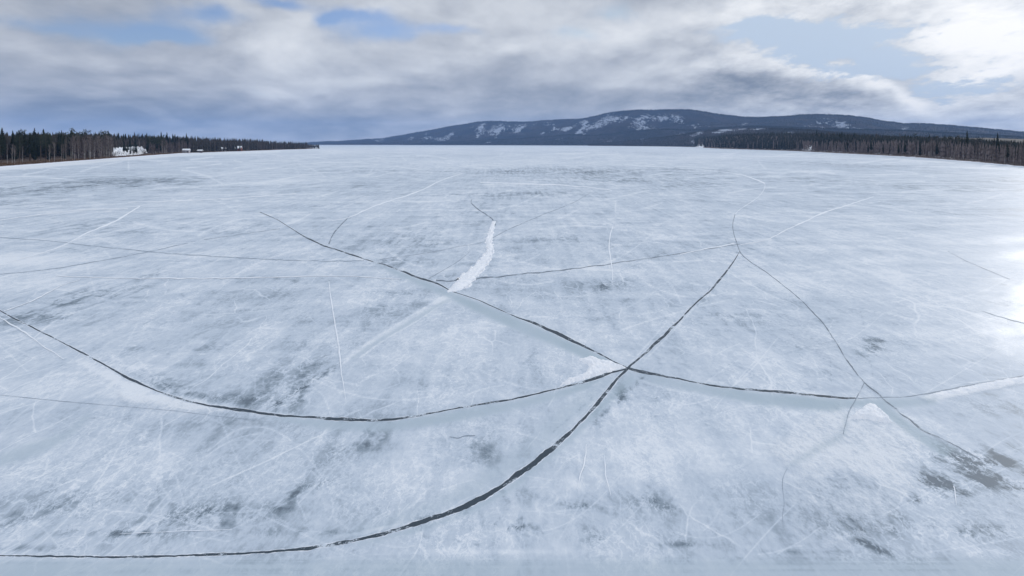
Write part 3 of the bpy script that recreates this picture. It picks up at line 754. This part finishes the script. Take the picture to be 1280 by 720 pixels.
count = {'spruce': 0, 'pine': 0, 'birch': 0}


def plant(kd, p, h, label, group, wid=1.0):
    i = random.randrange(len(SRC[kd])); s = h / HT[kd]
    r = empty(NAMES[kd], p); r.scale = (s * wid, s * wid, s); r.rotation_euler = (0, 0, random.uniform(0, 6.28))
    tag(r, label, 'tree', group)
    for q in SRC[kd][i]:
        c = q.copy(); COL.objects.link(c); c.parent = r
    count[kd] += 1
    return r


def zoneL(px):
    for a, t in ((48, 'at the left picture edge'), (92, 'just left of the bare birch stand'), (138, 'left of the snowy clearing'),
                 (182, 'by the snowy clearing'), (232, 'between the snowy clearing and the boathouse'), (500, 'beyond the boathouse')):
        if px < a: return t
def zoneR(px):
    for a, t in ((1000, 'at the far end of the right shore'), (1060, 'by the steep snow bank of the right shore'), (1140, 'along the middle of the right shore'),
                 (1210, 'along the nearer right shore'), (9999, 'at the right picture edge')):
        if px < a: return t
ROW = {0: 'front row', 1: 'middle rows', 2: 'back row'}


def top_left(px): return np.interp(px, [-200, 0, 50, 100, 160, 230, 300, 400], [153, 163, 163, 163, 165.5, 168.5, 171.5, 177.5])
def top_right(px): return -1.2 + np.interp(px, [860, 880, 920, 1000, 1040, 1100, 1150, 1200, 1280, 1400], [173, 169, 166, 164, 166, 169, 170, 172, 177, 186])


def put(px, d, side, kd, row, hk=1.0, wid=1.0):
    p = (SL if side < 0 else SR)(px, d)
    top = (top_left if side < 0 else top_right)(px)
    hmax = H + (HZ - top) * p[1] / F - p[2]
    h = max(5, min(24, hmax)) * hk * random.uniform(.80, 1.09)
    look = {'spruce': 'dark narrow spruce', 'pine': 'dark green bare trunked pine', 'birch': 'bare grey brown birch'}[kd]
    z = zoneL(px) if side < 0 else zoneR(px)
    lab = f'{look} {z}, {ROW[row]}'
    plant(kd, p, h, lab, f'{kd} trees of the {"left" if side < 0 else "right"} shore, {ROW[row]} {z}', wid)


def spread(a, b, n): return sorted(random.uniform(a, b) for _ in range(n))

# left shore
for px in spread(-20, 92, 40): put(px, random.uniform(22, 34), -1, random.choice(['spruce', 'spruce', 'pine']), 2)
for px in spread(-20, 92, 26): put(px, random.uniform(9, 18), -1, random.choice(['spruce', 'pine', 'pine']), 1, .93)
for px in spread(-15, 92, 10): put(px, random.uniform(4, 8), -1, 'birch', 0, .66)
for px in spread(88, 140, 26): put(px, random.uniform(28, 40), -1, random.choice(['spruce', 'pine']), 2, .98)
for px in spread(88, 141, 48): put(px, random.uniform(8, 22), -1, 'birch', 1, .82, 1.2)
for px in spread(90, 140, 14): put(px, random.uniform(4, 8), -1, 'birch', 0, .72, 1.1)
for px in spread(138, 184, 26): put(px, random.uniform(48, 62), -1, 'spruce', 2, .92)
for px in (155, 157, 159, 161, 163, 165, 167, 169, 171, 174, 176, 179, 181): put(px, random.uniform(14, 26), -1, 'spruce' if px < 173 else 'birch', 0, random.uniform(.45, .72))
for px in spread(181, 204, 18): put(px, random.uniform(9, 22), -1, random.choice(['spruce', 'pine']), 1, .92)
for px in spread(200, 236, 24): put(px, random.uniform(30, 44), -1, 'spruce', 2)
for px in spread(202, 232, 22): put(px, random.uniform(6, 18), -1, 'birch', 1, .68, 1.2)
for px in spread(236, 330, 26): put(px, random.uniform(8, 30), -1, random.choice(['birch', 'birch', 'spruce']), 1, .6, 1.2)
# right shore
for px in spread(1130, 1300, 62): put(px, random.uniform(22, 45), 1, random.choice(['spruce', 'birch', 'spruce', 'pine']), 2, 1.0)
for px in spread(1130, 1300, 64): put(px, random.uniform(6, 20), 1, random.choice(['birch', 'birch', 'spruce']), 1, .84)
for px in spread(1130, 1300, 22): put(px, random.uniform(2, 6), 1, 'birch', 0, .7)
for px in spread(1010, 1135, 44): put(px, random.uniform(28, 60), 1, random.choice(['spruce', 'spruce', 'birch']), 2, 1.0, 1.1)
for px in spread(1018, 1135, 46): put(px, random.uniform(6, 24), 1, random.choice(['birch', 'birch', 'spruce']), 1, .62, 1.2)
for px in spread(885, 1005, 40): put(px, random.uniform(6, 30), 1, random.choice(['spruce', 'spruce', 'birch']), 1, .55, 1.2)
r = plant('spruce', SR(1247, 12), 18.5, 'tallest slim dark spruce standing clear above the right shore near the picture edge', None, .8)
r = plant('spruce', SR(1209, 14), 19.5, 'slim dark spruce poking above the right shore treeline, second from the edge', None, .8)
print('trees', count)


# far woods that read as one mass: many small conifers and bare trunks in one object
def mass(name, pts, hs, label, mat, wr=.16, seed=1):
    r = np.random.default_rng(seed); pts = np.asarray(pts); n = len(pts); hs = np.asarray(hs)[:, None, None]
    k = 5; tiers = 3
    Vs = []; Fs = []
    for t in range(tiers):
        z0 = .12 + t * .26; z1 = min(1.0, z0 + .40); w = wr * (1 - t * .27)
        ang = 2 * np.pi * np.arange(k) / k + r.uniform(0, 6.28, (n, 1))
        rad = w * r.uniform(.65, 1.25, (n, k))
        ring = np.stack([np.cos(ang) * rad, np.sin(ang) * rad, np.full((n, k), z0) + r.uniform(-.05, .03, (n, k))], -1)
        tip = np.tile(np.array([[[0, 0, z1]]]), (n, 1, 1))
        v = np.concatenate([ring, tip], 1) * hs + pts[:, None, :]
        base = (np.arange(n) * (k + 1))[:, None] + sum(x.shape[0] for x in Vs)
        for j in range(k):
            Fs.append(np.concatenate([base + j, base + (j + 1) % k, base + k], 1))
        Vs.append(v.reshape(-1, 3))
    me = mesh_np(name, np.vstack(Vs), np.vstack(Fs))
    o = obj(name, me, mat); tag(o, label, 'forest', kind='stuff'); return o


pts = []; hs = []
for k in range(5200):
    px = random.uniform(-120, 399); d = random.uniform(30 if px < 240 else 4, 120); 
    if 136 < px < 186: d = max(d, 50)
    p = SL(px, d); top = top_left(px) + random.uniform(-1, 4); h = H + (HZ - top) * p[1] / F - p[2]; h = min(24, max(4, h)) * random.uniform(.6, .98) 
    if px > 330: h = max(3.0, min(h, 16)) * (1 if px < 385 else .6)
    pts.append((p[0], p[1], p[2] - .5)); hs.append(h)
mass('forest', pts, hs, 'dense dark conifer forest behind the left shore, thinning to its far tip', M['far'], .13, 3)
pts = []; hs = []
for k in range(14000):
    px = random.uniform(868, 1420); d = random.uniform(16, 110) if px > 1015 else random.uniform(5, 200)
    if 1003 < px < 1016: d = max(d, 30)
    p = SR(px, d); top = top_right(px) + random.uniform(-.5, 4); h = H + (HZ - top) * p[1] / F - p[2]; h = min(20, max(3, h)) * random.uniform(.62, 1.05)
    pts.append((p[0], p[1], p[2] - .5)); hs.append(h)
mass('forest', pts, hs, 'dense dark mixed forest covering the right shore', M['far'], .12, 4)


for fn, tf, a, b, n, lab, sd_ in ((SL, top_left, 90, 390, 1400, 'bare brown woods mixed through the left shore forest', 31), (SR, top_right, 872, 1400, 6500, 'bare grey brown woods mixed through the right shore forest', 32)):
    pts = []; hs = []
    for k in range(n):
        px = random.uniform(a, b); d = random.uniform(8, 70)
        if 136 < px < 186: d = max(d, 50)
        p = fn(px, d); h = H + (HZ - tf(px) - 3) * p[1] / F - p[2]; pts.append((p[0], p[1], p[2] - .5)); hs.append(min(16, max(4, h)) * random.uniform(.55, .95))
    mass('bare_woods', pts, hs, lab, M['bare'], .10, sd_)


def brush(name, fn, a, b, n, d0, d1, h0, h1, label, mat, seed):
    R = random.Random(seed); V, Fc = [], []
    for _ in range(n):
        px = R.uniform(a, b); d = R.uniform(d0, d1); p = fn(px, d); h = R.uniform(h0, h1); b_ = len(V); w = R.uniform(.05, .16)
        dx, dy = R.uniform(-.4, .4) * h, R.uniform(-.4, .4) * h; an = R.uniform(0, 3.14)
        V += [(p[0] - w * math.cos(an), p[1] - w * math.sin(an), p[2] - .2), (p[0] + w * math.cos(an), p[1] + w * math.sin(an), p[2] - .2), (p[0] + dx, p[1] + dy, p[2] + h)]
        Fc.append((b_, b_ + 1, b_ + 2))
    o = obj(name, mesh_np(name, V, np.array(Fc)), mat); tag(o, label, 'brush', kind='stuff'); return o
brush('shore_brush', SL, -150, 400, 12000, 4.0, 11, .4, 1.6, 'reddish brown brush and dry reeds along the left waterline', M['brush'], 5)
brush('shore_brush', SR, 870, 1400, 9000, 2.0, 14, .5, 2.0, 'low dark brush along the right waterline', M['twig'], 6)


# snow-covered slopes showing between the trees
def slope(fn, a, b, d0, d1, z1f, label, seed, n=40, m=14, skew=0.0):
    V = []
    for i in range(n):
        px = a + (b - a) * i / (n - 1); e0 = min(1, 3 * i / (n - 1), 3 * (1 - i / (n - 1)))
        for j in range(m):
            t = j / (m - 1); d = d0 + (d1 - d0) * t; p = fn(px + 1.2 * math.sin(j * 1.7 + seed), d)
            q = float(fbm(np.array([i * .5 + seed]), np.array([j * .6]), 3)[0])
            e = max(0.0, min(1.0, e0 * 1.3 + (q - .5) * 1.6 - skew * t * (1 - i / (n - 1))))
            V.append((p[0], p[1], p[2] + (z1f * t * (.6 + .7 * q) * (1 - .4 * t) + .2) * e - 1.6 * (1 - e)))
    me = mesh_np('snow_bank', V, grid_faces(n, m), True)
    if sum(p.normal.z for p in me.polygons) < 0: me.flip_normals()
    o = obj('snow_bank', me, M['snow']); tag(o, label, 'snow bank', kind='structure'); return o
slope(SL, 136, 184, 11, 42, 9.5, 'snow covered clearing on the slope in the left forest', 2)
slope(SR, 998, 1020, 6, 26, 7, 'steep snow bank between dark trees on the right shore', 4, skew=1.3)
slope(SR, 870, 880, 1, 30, 9, 'snowy bank at the far end of the right shore', 7, skew=1.3)
V = []
for i in range(60):   # low dark bushes over the clearing
    pass
brush('bank_brush', SR, 990, 1024, 1500, 3, 20, 1.5, 6, 'grey leafless bushes in front of the right snow bank', M['twig'], 19)
brush('clearing_brush', SL, 138, 182, 1300, 12, 40, 1.5, 5, 'dark and frosty bushes scattered over the snowy clearing', M['twig'], 9)


# ------------------------------------------------------------------ cabins on the left shore
def box_mesh(name, x0, x1, y0, y1, z0, z1):
    v = [(x, y, z) for z in (z0, z1) for y in (y0, y1) for x in (x0, x1)]
    return mesh_np(name, v, [(0, 2, 3, 1), (4, 5, 7, 6), (0, 1, 5, 4), (2, 6, 7, 3), (0, 4, 6, 2), (1, 3, 7, 5)])
def gable(name, w, l, z0, rise, over, th, parent, mat):
    a, b = w / 2 + over, l / 2 + over
    v = []
    for x in (-a, a):
        v += [(x, -b, z0 - .25), (x, 0, z0 + rise), (x, b, z0 - .25), (x, b, z0 - .25 + th), (x, 0, z0 + rise + th), (x, -b, z0 - .25 + th)]
    f = [(0, 1, 7, 6), (1, 2, 8, 7), (2, 3, 9, 8), (3, 4, 10, 9), (4, 5, 11, 10), (5, 0, 6, 11), (0, 5, 4, 1), (1, 4, 3, 2), (6, 7, 10, 11), (7, 8, 9, 10)]
    return obj(name, mesh_np(name, v, f), mat, parent)
def cabin(px, d, w, l, h, rise, wall, label, cat, rot, name):
    p = SL(px, d); t = empty(name, p); t.rotation_euler = (0, 0, rot); tag(t, label, cat)
    v = [(x, y, z) for x in (-w / 2, w / 2) for y, z in ((-l / 2, -1), (l / 2, -1), (l / 2, h), (0, h + rise), (-l / 2, h))]
    obj('wall', mesh_np('wall', v, [(0, 1, 2, 3, 4), (9, 8, 7, 6, 5), (1, 0, 5, 6), (2, 1, 6, 7), (3, 2, 7, 8), (4, 3, 8, 9), (0, 4, 9, 5)]), wall, t)
    gable('roof', w, l, h, rise, .5, .35, t, M['snow'])
    n = 3 if w > 7 else 2
    for k in range(n):
        x = (k - (n - 1) / 2) * w / n
        o = obj('window', box_mesh('window', x - .5, x + .5, -l / 2 - .05, -l / 2 - .003, 1.1, 2.1), M['gap'], t)
    o = obj('door', box_mesh('door', w / 2 - 1.6, w / 2 - .7, -l / 2 - .06, -l / 2 - .004, 0, 2.0), M['plank'], t)
cabin(233, 5, 7, 6, 3.4, 1.4, M['paint'], 'pale snow roofed boathouse at the waterline of the left shore', 'boathouse', .25, 'boathouse')
cabin(244, 8, 16, 6, 2.2, 1.0, M['plank'], 'long low dark shed with a snow roof right of the boathouse', 'shed', .25, 'boat_shed')
cabin(278, 12, 8, 7, 3.4, 2.0, M['paint'], 'small pale cabin with a snow roof in the distant left woods', 'cabin', .2, 'cabin')
cabin(297, 10, 11, 8, 4.0, 3.0, M['red'], 'small red cabin with a snow roof in the distant left woods', 'cabin', .2, 'cabin')

# ------------------------------------------------------------------ hills
def hill(name, ridge_px, depth, foot, cols, label, snow_spots, rough=.10, seed=1, nrow=56, trees=0, th=11, tol=0):
    xs = np.linspace(ridge_px[0][0], ridge_px[-1][0], cols)
    ry = np.interp(xs, [p[0] for p in ridge_px], [p[1] for p in ridge_px])
    ry = np.convolve(np.pad(ry, 3, 'edge'), np.ones(7) / 7, 'valid') + (fbm(xs / 9 + seed, xs * 0, 4) - .5) * 1.0
    dr = np.interp(xs, *depth); fr = np.interp(xs, *foot)
    t = np.concatenate([np.linspace(0, 1, nrow), [1.08, 1.25, 1.6]])
    Z = np.zeros((len(t), cols)); Xw = Z.copy(); Yw = Z.copy(); S = Z.copy()
    top = H + (HZ - ry) * dr / F
    for j, tt in enumerate(t):
        y = fr + (dr - fr) * tt; x = (xs - 640) / F * y
        e = tt if tt <= 1 else 1
        pr = e ** 1.15 * (1 - .18 * math.sin(math.pi * e)) if tt <= 1 else max(0, 1 - (tt - 1) * 1.3)
        rn = 1 - abs(2 * fbm(x / 420 + seed, y / 420, 4) - 1) * 2
        z = top * pr + top * rough * (rn - .4) * math.sin(math.pi * min(e, 1)) * (tt <= 1)
        Xw[j], Yw[j], Z[j] = x, y, np.maximum(z, -2 if j else -3)
        ypx = HZ - (z - H) * F / y
        for sx, sy, rx, ryy, rot, amp in snow_spots:
            c, s = math.cos(rot), math.sin(rot); dx, dy = xs - sx, ypx - sy
            S[j] += amp * .92 * np.exp(-((dx * c + dy * s) / rx) ** 2 - ((-dx * s + dy * c) / ryy) ** 2)
    V = np.stack([Xw, Yw, Z], -1).reshape(-1, 3)
    me = mesh_np(name, V, grid_faces(len(t), cols), True)
    if sum(p.normal.z for p in me.polygons) < 0: me.flip_normals()
    at = me.attributes.new('snow', 'FLOAT', 'POINT'); at.data.foreach_set('value', S.ravel().astype(np.float32))
    o = obj(name, me, M['hill']); tag(o, label, 'hill', kind='structure')
    if trees:
        r = np.random.default_rng(seed + 50)
        ci = r.uniform(0, cols - 1.01, trees); tj = r.uniform(0.0, nrow - 1.01, trees) ; tj = np.where(r.random(trees) < .25, nrow - 1.01 - r.random(trees) * 1.2, tj)
        i0 = ci.astype(int); j0 = tj.astype(int); fi = ci - i0; fj = tj - j0
        P = []
        for A in (Xw, Yw, Z):
            P.append((A[j0, i0] * (1 - fi) + A[j0, i0 + 1] * fi) * (1 - fj) + (A[j0 + 1, i0] * (1 - fi) + A[j0 + 1, i0 + 1] * fi) * fj)
        sv = S[j0, i0] + (fbm(P[0] / 60, P[1] / 60, 3) - .5) * 1.0
        keep = (sv < r.uniform(.2, .9, trees)) & (P[2] > 1)
        P = np.stack(P, -1)[keep]; hs = r.uniform(.6, 1.15, len(P)) * th
        P[:, 2] -= 1.0
        mass('hillside_forest', P, hs, 'dark forest covering ' + label, M['far'], .22, seed)
    return o


RIDGE = [(380, 180), (395, 178.6), (420, 177.3), (450, 175.2), (480, 173), (510, 168), (540, 162.5), (560, 158.5), (580, 155.5), (600, 152.3), (615, 151.3), (640, 152.4), (655, 153.2), (680, 150.8), (695, 149.8), (725, 149.4),
         (740, 146), (760, 141.2), (780, 138.3), (800, 137.6), (860, 137.2), (880, 140), (900, 143.2), (930, 146.4), (950, 147.2), (980, 146), (1000, 143.8), (1020, 143.2), (1050, 144), (1080, 147), (1100, 151),
         (1130, 155.2), (1160, 155), (1200, 158.3), (1240, 162), (1280, 166), (1350, 172), (1450, 179)]
spots = [(600, 163, 7, 14, .5, .75), (625, 160, 16, 8, -.3, .7), (650, 158, 14, 5, -.3, .6), (560, 172, 14, 4, -.5, .5), (690, 156, 10, 5, .6, .5), (680, 166, 16, 2, 0, .5), (712, 160, 20, 3, -.5, .6),
         (755, 152, 18, 7, -.7, .9), (775, 148, 14, 5, -.3, .6), (735, 160, 14, 3, -.4, .6), (800, 150, 16, 8, -.6, .8), (830, 148, 18, 6, 0, .9), (810, 160, 20, 3, 0, .7), (850, 150, 10, 6, .3, .8), (765, 176, 10, 2, 0, .9),
         (880, 158, 30, 2, 0, .5), (1040, 152, 26, 8, .3, .55), (1060, 160, 24, 5, .2, .5), (1010, 157, 14, 4, 0, .4), (1090, 162, 20, 4, 0, .3), (970, 157, 20, 2, 0, .5)]
R3 = random.Random(8)
for k in range(95):
    px = R3.uniform(470, 1130); ry_ = np.interp(px, [p[0] for p in RIDGE], [p[1] for p in RIDGE]); room = 176 - ry_
    spots.append((px, ry_ + room * R3.uniform(.15, .9), R3.uniform(2.5, 9), R3.uniform(.8, 3.2), R3.uniform(-.9, .2), R3.uniform(.35, .85)))
SPUR = [(500, 181), (560, 178), (600, 175.5), (640, 174), (680, 171), (715, 168.5), (745, 169.5), (790, 164), (830, 161.5), (865, 163), (900, 160), (940, 157.5), (980, 159), (1040, 161), (1120, 163), (1220, 168), (1330, 175)]
hill('hills', SPUR, ([500, 700, 1330], [5000, 4200, 3000]), ([500, 700, 1330], [4600, 3500, 2000]), 420, 'the lower wooded spur in front of the long ridge',
     [(spx, spy, 8, 1.6, -.3, .7) for spx, spy in ((610, 178), (700, 174), (770, 171), (800, 175), (850, 168), (905, 166), (940, 163), (1000, 165), (760, 177))], .22, 21, 46, 22000, 10)
hill('hills', RIDGE, ([380, 640, 800, 1100, 1450], [7000, 6400, 5600, 5000, 4200]), ([380, 520, 640, 800, 1000, 1450], [5200, 4700, 4200, 3600, 3200, 2600]), 520,
     'the long snow streaked ridge across the lake', spots, .24, 3, 60, 42000, 13)
LOW = [(735, 180.5), (780, 177), (830, 172), (860, 167), (885, 163), (920, 161), (960, 160.5), (1000, 162), (1060, 167), (1120, 172), (1200, 176), (1300, 181), (1420, 183)]
hill('hills', LOW, ([735, 1000, 1420], [3300, 2300, 1500]), ([735, 870, 1000, 1420], [3100, 2000, 1500, 900]), 320, 'the low brown hill behind the right shore',
     [(900, 164, 12, 3, -.2, 1.2), (925, 161, 14, 3, -.1, 1.2), (950, 160, 12, 2.5, 0, 1.2), (872, 167, 10, 2.5, -.3, 1.0), (985, 166, 10, 2, 0, .6), (1040, 168, 16, 2, 0, .5), (866, 178, 5, 6, .5, .8)], .10, 8, 40, 16000, 8)
FARL = [(360, 181), (385, 177.8), (410, 176.4), (440, 177.2), (470, 178.2), (500, 179.2), (530, 180.4)]
hill('hills', FARL, ([360, 530], [7400, 7400]), ([360, 530], [7100, 7100]), 80, 'the faint blue rise beyond the left tip', [], .05, 12, 12, 2500, 12)

# ------------------------------------------------------------------ air
hz = box_mesh('haze', -9500, 9500, -2600, 11800, -4.5, 460)
m = bpy.data.materials.new('haze'); m.use_nodes = True; t = m.node_tree; t.nodes.clear()
out = t.nodes.new('ShaderNodeOutputMaterial'); pv = t.nodes.new('ShaderNodeVolumePrincipled')
pv.inputs['Color'].default_value = (.33, .56, 1.0, 1); pv.inputs['Density'].default_value = 5.8e-5; pv.inputs['Anisotropy'].default_value = .2
t.links.new(pv.outputs[0], out.inputs['Volume'])
o = obj('haze', hz, m); tag(o, 'thin blue haze over the lake', 'haze', kind='stuff')

# ------------------------------------------------------------------ sky and light
SUN_AZ, SUN_EL = 47.5, 12.5     # degrees right of the view direction, above the horizon
w = bpy.data.worlds.new('World'); scene.world = w; w.use_nodes = True
nt = NT(w.node_tree); w.node_tree.nodes.clear()
outw = nt.node('ShaderNodeOutputWorld'); bg = nt.node('ShaderNodeBackground'); bg.inputs['Strength'].default_value = .1
nt.l.new(bg.outputs[0], outw.inputs[0])
sky = nt.node('ShaderNodeTexSky', sky_type='NISHITA'); sky.sun_disc = False
sky.sun_elevation = math.radians(SUN_EL); sky.sun_rotation = math.radians(SUN_AZ); sky.altitude = 100; sky.air_density = 1.0; sky.dust_density = .6; sky.ozone_density = 2
dirv = nt.node('ShaderNodeTexCoord').outputs['Generated']
sp = nt.node('ShaderNodeSeparateXYZ'); nt.l.new(dirv, sp.inputs[0]); dx, dy, dz = sp.outputs
RAD = 57.29578
wn = nt.noise(dirv, 5.0, 4, .55, 0, True)
wsp = nt.node('ShaderNodeSeparateColor'); nt.l.new(wn, wsp.inputs[0])
az = nt.add(nt.mul(nt.m('ARCTAN2', dx, dy), RAD), nt.mul(nt.sub(wsp.outputs[0], .5), 11))
el = nt.add(nt.mul(nt.m('ARCSINE', dz), RAD), nt.mul(nt.sub(wsp.outputs[1], .5), 4.5))
def ang(px, py):
    return math.degrees(math.atan((px - 640) / F)), math.degrees(math.atan((HZ - py) / math.hypot(F, px - 640)))
def gb(px, py, rx, ry, amp, rot=0.0):
    a, e = ang(px, py); c, s = math.cos(rot), math.sin(rot); k = math.degrees(1 / F) * math.cos(math.radians(a)) ** 2; k2 = math.degrees(1 / F) * math.cos(math.radians(a))
    u = nt.sub(az, a); v = nt.sub(el, e)
    if rot:
        uu = nt.add(nt.mul(u, c / k), nt.mul(v, -s / k2)); vv = nt.add(nt.mul(u, s / k), nt.mul(v, c / k2)); p = nt.mul(uu, 1 / rx); q = nt.mul(vv, 1 / ry)
    else: p = nt.mul(u, 1 / (rx * k)); q = nt.mul(v, 1 / (ry * k2))
    return nt.mul(nt.m('EXPONENT', nt.mul(nt.add(nt.mul(p, p), nt.mul(q, q)), -1)), amp)
# cloud-deck coordinates: the noise flattens towards the horizon as a real deck does
den = nt.m('MAXIMUM', nt.add(dz, .26), .05)
cmb = nt.node('ShaderNodeCombineXYZ'); nt.l.new(nt.m('DIVIDE', dx, den), cmb.inputs[0]); nt.l.new(nt.m('DIVIDE', dy, den), cmb.inputs[1])
pl = cmb.outputs[0]
n1 = nt.noise(pl, 1.7, 6, .5, .3); n2 = nt.noise(nt.mapping(pl, (1, .75, 1), loc=(3.1, 1.7, 0)), 5.2, 9, .64, .2)
n1s = nt.noise(nt.vadd(pl, (.08, .075, 0)), 1.7, 6, .48, .3)
n3 = nt.noise(nt.mapping(pl, (1, .8, 1), loc=(1.3, 5.7, 0)), 9.0, 9, .64, .2)
right = nt.remap(az, 5, 30, 0, 1)
puff = nt.mul(nt.mul(nt.sub(n3, .5), 1.9), right)
lit = nt.mul(nt.sub(n1, n1s), 1.1)     # sides turned to the sun are paler
holes = [(165, 32, 70, 16, .95), (240, 14, 60, 12, .85), (60, 32, 70, 9, .5), (200, 42, 40, 8, .6), (480, 38, 50, 15, .75), (450, 18, 40, 10, .7), (415, 22, 25, 8, .7), (560, 45, 45, 8, .5), (340, 0, 50, 7, .8), (340, 112, 30, 6, .35),
         (775, 10, 40, 10, .35), (950, 44, 50, 15, 1.1), (1010, 60, 50, 20, .9), (1070, 45, 60, 16, .7), (1090, 85, 70, 14, .75), (1170, 108, 70, 12, .7), (930, 30, 60, 8, .7), (735, 38, 30, 8, .4), (1230, 118, 60, 8, .4)]
hs_ = None
for q in holes:
    v = gb(*q); hs_ = v if hs_ is None else nt.add(hs_, v)
cover = nt.add(1.0, nt.mul(hs_, -1.25), nt.mul(nt.sub(n1, .5), .8), nt.mul(nt.sub(n2, .5), .9), nt.mul(puff, 1.3))
cover = nt.remap(cover, nt.add(-.2, nt.mul(right, .42)), nt.sub(.95, nt.mul(right, .25)))
brs = [(620, 30, 260, 40, .22), (370, 50, 80, 45, .17), (160, 75, 170, 12, .10), (430, 95, 120, 30, .12), (250, 147, 260, 20, -.22), (120, 130, 140, 18, -.15), (180, 85, 60, 14, -.08), (450, 150, 140, 22, -.08), (340, 112, 40, 9, .15),
       (690, 112, 80, 14, -.26), (620, 140, 120, 14, -.06), (560, 120, 60, 12, -.05), (770, 48, 60, 16, .20), (740, 85, 50, 12, .12), (775, 102, 40, 8, .18), (860, 130, 60, 12, -.05), (880, 75, 70, 20, .24), (960, 72, 60, 12, .2),
       (880, 108, 80, 14, -.22), (960, 112, 70, 14, -.24, .2), (1060, 120, 40, 10, -.15), (1000, 88, 50, 10, .30, .25), (1060, 100, 50, 9, .42, .35), (1110, 118, 50, 8, .42, .35), (1150, 125, 60, 8, .30), (1030, 133, 60, 8, .10), (1220, 137, 50, 8, -.02, .1),
       (1250, 146, 60, 6, -.05), (940, 10, 160, 16, .3), (1190, 45, 70, 24, .42), (1250, 60, 90, 60, .55), (1100, 70, 30, 10, .3), (1200, 95, 60, 10, .35), (60, 60, 90, 20, .03), (900, 155, 120, 8, .12), (1090, 148, 80, 8, .14)]
b_ = nt.add(.60, nt.mul(nt.sub(n1, .5), .30), nt.mul(nt.sub(n2, .5), .42), nt.mul(puff, .60), lit)
for q in brs: b_ = nt.add(b_, gb(*q))
# the deck is brighter overhead and towards the veiled sun

sd = Vector((math.sin(math.radians(SUN_AZ)) * math.cos(math.radians(SUN_EL)), math.cos(math.radians(SUN_AZ)) * math.cos(math.radians(SUN_EL)), math.sin(math.radians(SUN_EL))))
dp = nt.node('ShaderNodeVectorMath', operation='DOT_PRODUCT'); nt.l.new(dirv, dp.inputs[0]); dp.inputs[1].default_value = sd
glow = nt.m('POWER', nt.m('MAXIMUM', dp.outputs['Value'], 0.0), 40.0)
glow2 = nt.m('POWER', nt.m('MAXIMUM', dp.outputs['Value'], 0.0), 5.0)
b_ = nt.add(b_, nt.mul(glow2, .14), nt.mul(glow, .22))
ramp = nt.node('ShaderNodeValToRGB'); nt.l.new(nt.mul(b_, 1 / 1.5), ramp.inputs[0])
stops = [(.0, (.15, .18, .235)), (.2, (.24, .275, .335)), (.4, (.41, .44, .495)), (.58, (.60, .63, .675)), (.8, (.82, .84, .865)), (1.0, (.97, .97, .97))]
e0 = ramp.color_ramp.elements; e0[0].position = 0; e0[0].color = (*[c * 1 for c in stops[0][1]], 1); e0[1].position = 1; e0[1].color = (*stops[-1][1], 1)
for p, c in stops[1:-1]:
    e = e0.new(p); e.color = (*c, 1)
cl = nt.vscale(ramp.outputs[0], 10.0)
skyc = nt.vadd(nt.vscale(sky.outputs[0], 1.3), nt.vscale((1, 1, 1), nt.add(nt.mul(glow2, 1.4), .3)))
tint = nt.node('ShaderNodeVectorMath', operation='MULTIPLY'); mn = nt.node('ShaderNodeVectorMath', operation='MINIMUM'); nt.l.new(skyc, mn.inputs[0]); mn.inputs[1].default_value = (5.5, 6.7, 6.6); nt.l.new(mn.outputs[0], tint.inputs[0]); tint.inputs[1].default_value = (.93, .91, 1.12)
fin = nt.mix(cover, tint.outputs[0], cl)
fin = nt.vadd(fin, nt.vscale((1, .97, .93), nt.mul(glow, 1.2)))
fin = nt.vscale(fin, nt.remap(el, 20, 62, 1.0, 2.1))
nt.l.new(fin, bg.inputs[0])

ld = bpy.data.lights.new('sun', 'SUN'); ld.energy = 1.1; ld.angle = math.radians(3.0); ld.color = (1, .95, .88)
lo = bpy.data.objects.new('sun', ld); COL.objects.link(lo); lo.rotation_euler = (-sd).to_track_quat('-Z', 'Y').to_euler()

# ------------------------------------------------------------------ camera
cd = bpy.data.cameras.new('camera'); cam = bpy.data.objects.new('camera', cd); COL.objects.link(cam)
cam.location = (0, 0, H); cam.rotation_euler = (math.radians(90), 0, 0)
cd.sensor_width = 36; cd.lens = 36 * F / 1280; cd.shift_y = -(360 - HZ) / 1280; cd.clip_start = .5; cd.clip_end = 30000
scene.camera = cam
scene.view_settings.view_transform = 'Standard'; scene.view_settings.look = 'None'; scene.view_settings.exposure = .08; scene.view_settings.gamma = 1
scene.cycles.use_denoising = True
scene.cycles.max_bounces = 3; scene.cycles.volume_bounces = 1; scene.cycles.diffuse_bounces = 2
w.cycles.sampling_method = 'MANUAL'; w.cycles.sample_map_resolution = 512
